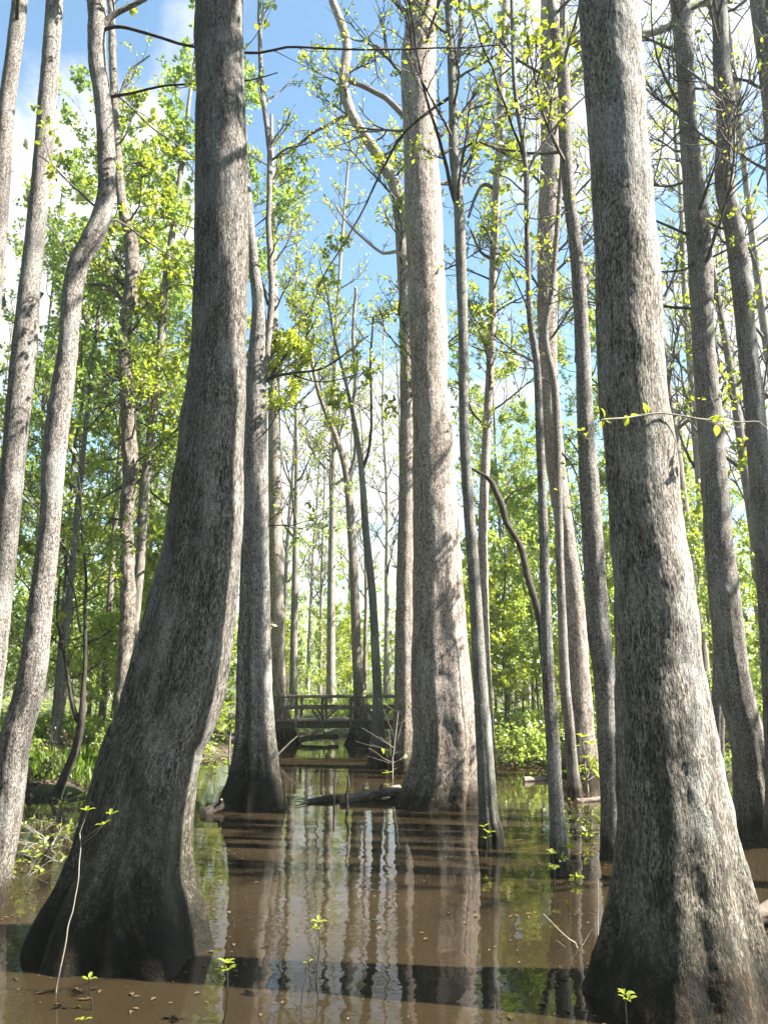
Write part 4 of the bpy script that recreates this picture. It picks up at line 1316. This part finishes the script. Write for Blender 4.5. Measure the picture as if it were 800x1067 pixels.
# bits of leaf and bark drifted against the trunks
def drift():
    r = np.random.default_rng(52)
    P = []
    for o in list(bpy.data.objects):
        if o.parent is None and o.name.startswith('tree') and o.type == 'EMPTY' and o.location[1] < 20:
            rad = {0: .95, 1: .85}.get(0 if o.location[0] < -2 and o.location[1] < 7.6 else 1 if o.location[1] < 7 else 2, .45)
            n = int(150 * rad)
            a = r.uniform(0, 6.28, n)
            q = rad * (.9 + r.gamma(1.2, .28, n))
            P.append(np.stack([o.location[0] + np.cos(a) * q, o.location[1] + np.sin(a) * q, a * 0], -1))
    n = 3800
    y = 6 + 12 * r.uniform(0, 1, n)
    x = r.uniform(-.55, .55, n) * y
    k = fbm(np.stack([x * .5, y * 1.6, x * 0], -1), 23, 3) > .62
    P.append(np.stack([x[k], y[k], 0 * x[k]], -1))
    P = np.concatenate(P)
    k = shore_sd(P[:, 0], P[:, 1]) < .3
    P = P[k]
    n = len(P)
    P[:, 2] = .006 + r.uniform(0, .004, n)
    mb = MB()
    L = r.gamma(2, .014, n) + .012
    mb.leaves(P, r.normal(0, 1, (n, 3)) * np.array([1, 1, .02]), np.array([0, 0, 1]) + r.normal(0, .06, (n, 3)), L, L * r.uniform(.2, .7, n), 0, r.uniform(0, 1, n))
    tag(mb.build('drift_litter', [MAT['litter']]), kind='stuff')


drift()

# ------------------------------------------------------------------ air
def haze():
    m, t = new_mat('haze')
    g = G(t)
    v = g.n('ShaderNodeVolumePrincipled', Color=(.93, .97, .95, 1), Density=.0006, Anisotropy=.2)
    g.n('ShaderNodeOutputMaterial', Volume=v.outputs[0])
    mb = MB()
    mb.box((0, 115, 16), (340, 310, 36.4))
    tag(mb.build('haze', m, smooth=False), kind='stuff')


haze()
# ------------------------------------------------------------------ light, sky, camera
SUN_EL, SUN_AZ = 45.0, 99.0          # azimuth measured from straight ahead towards the right
sun = bpy.data.lights.new('Sun', 'SUN')
sun.energy, sun.angle, sun.color = 5.0, R(.5), (1, .955, .885)
so = bpy.data.objects.new('Sun', sun)
C.objects.link(so)
so.rotation_euler = (R(90 - SUN_EL), 0, R(180 - SUN_AZ))

world = bpy.data.worlds.new('World')
bpy.context.scene.world = world
world.use_nodes = True
t = world.node_tree
t.nodes.clear()
g = G(t)
sky = g.n('ShaderNodeTexSky', _sky_type='NISHITA', _sun_disc=False, _sun_elevation=R(SUN_EL), _sun_rotation=R(SUN_AZ), _dust_density=.6, _ozone_density=1.0)
dirv = g.n('ShaderNodeTexCoord').outputs['Generated']
sep = g.n('ShaderNodeSeparateXYZ', i0=dirv)
zc = g.math('ADD', g.math('MAXIMUM', sep.outputs[2], 0.0), .22)
plane = g.n('ShaderNodeCombineXYZ', i0=g.math('DIVIDE', sep.outputs[0], zc), i1=g.math('DIVIDE', sep.outputs[1], zc), i2=0.0).outputs[0]
cl = g.noise(plane, 1.7, 7, .6, .35)


def blob(d, size):
    d = norm(np.array(d))
    dp = g.n('ShaderNodeVectorMath', _operation='DOT_PRODUCT', i0=dirv, i1=tuple(d)).outputs['Value']
    return g.ramp(dp, [(math.cos(R(size)), 0.0), (math.cos(R(size * .35)), 1.0)], 'EASE')


def pxdir(px, py):
    return unproj(px, py, 1.0)[0] - CAM


f = g.math('MULTIPLY', cl, 1.0)
for (px, py, size, w) in ((740, 200, 22, .20), (10, 230, 15, .26), (340, 560, 18, .2), (370, 200, 13, -.16), (95, 400, 7, -.2), (40, 20, 8, -.15), (200, 130, 12, .10), (650, 330, 9, -.1)):
    f = g.math('ADD', f, g.math('MULTIPLY', blob(pxdir(px, py), size), w))
cm = g.ramp(f, [(.54, 0.0), (.70, 1.0)], 'EASE')
shade = g.ramp(g.noise(plane, 3.5, 4, .6), [(.3, .78), (.7, 1.0)])
ccol = g.mix(1.0, (4.4, 4.45, 4.6), shade, 'MULTIPLY')
skyc = g.mix(1.0, sky.outputs[0], (1.0, 1.16, 1.08), 'MULTIPLY')
bg = g.n('ShaderNodeBackground', Color=g.mix(cm, skyc, ccol), Strength=.065)
g.n('ShaderNodeOutputWorld', Surface=bg.outputs[0])

cam = bpy.data.cameras.new('Camera')
cam.sensor_fit, cam.sensor_height, cam.sensor_width = 'VERTICAL', 36.0, 27.0
cam.lens = 36.0 * FPX / 1067.0
cam.clip_start, cam.clip_end = .05, 2000
co = bpy.data.objects.new('Camera', cam)
C.objects.link(co)
co.location = (0, 0, HC)
co.rotation_euler = (R(90) + PITCH, 0, 0)
sc = bpy.context.scene
sc.camera = co
sc.render.engine = 'CYCLES'
sc.view_settings.view_transform = 'Standard'
sc.view_settings.look = 'None'
sc.view_settings.gamma = 1.0
sc.view_settings.use_curve_mapping = False
sc.view_settings.exposure = 2.3
sc.cycles.max_bounces = 6
sc.cycles.diffuse_bounces = 2
sc.cycles.glossy_bounces = 2
sc.cycles.transmission_bounces = 4
sc.cycles.use_denoising = True
sc.cycles.use_adaptive_sampling = True
sc.cycles.adaptive_threshold = .02
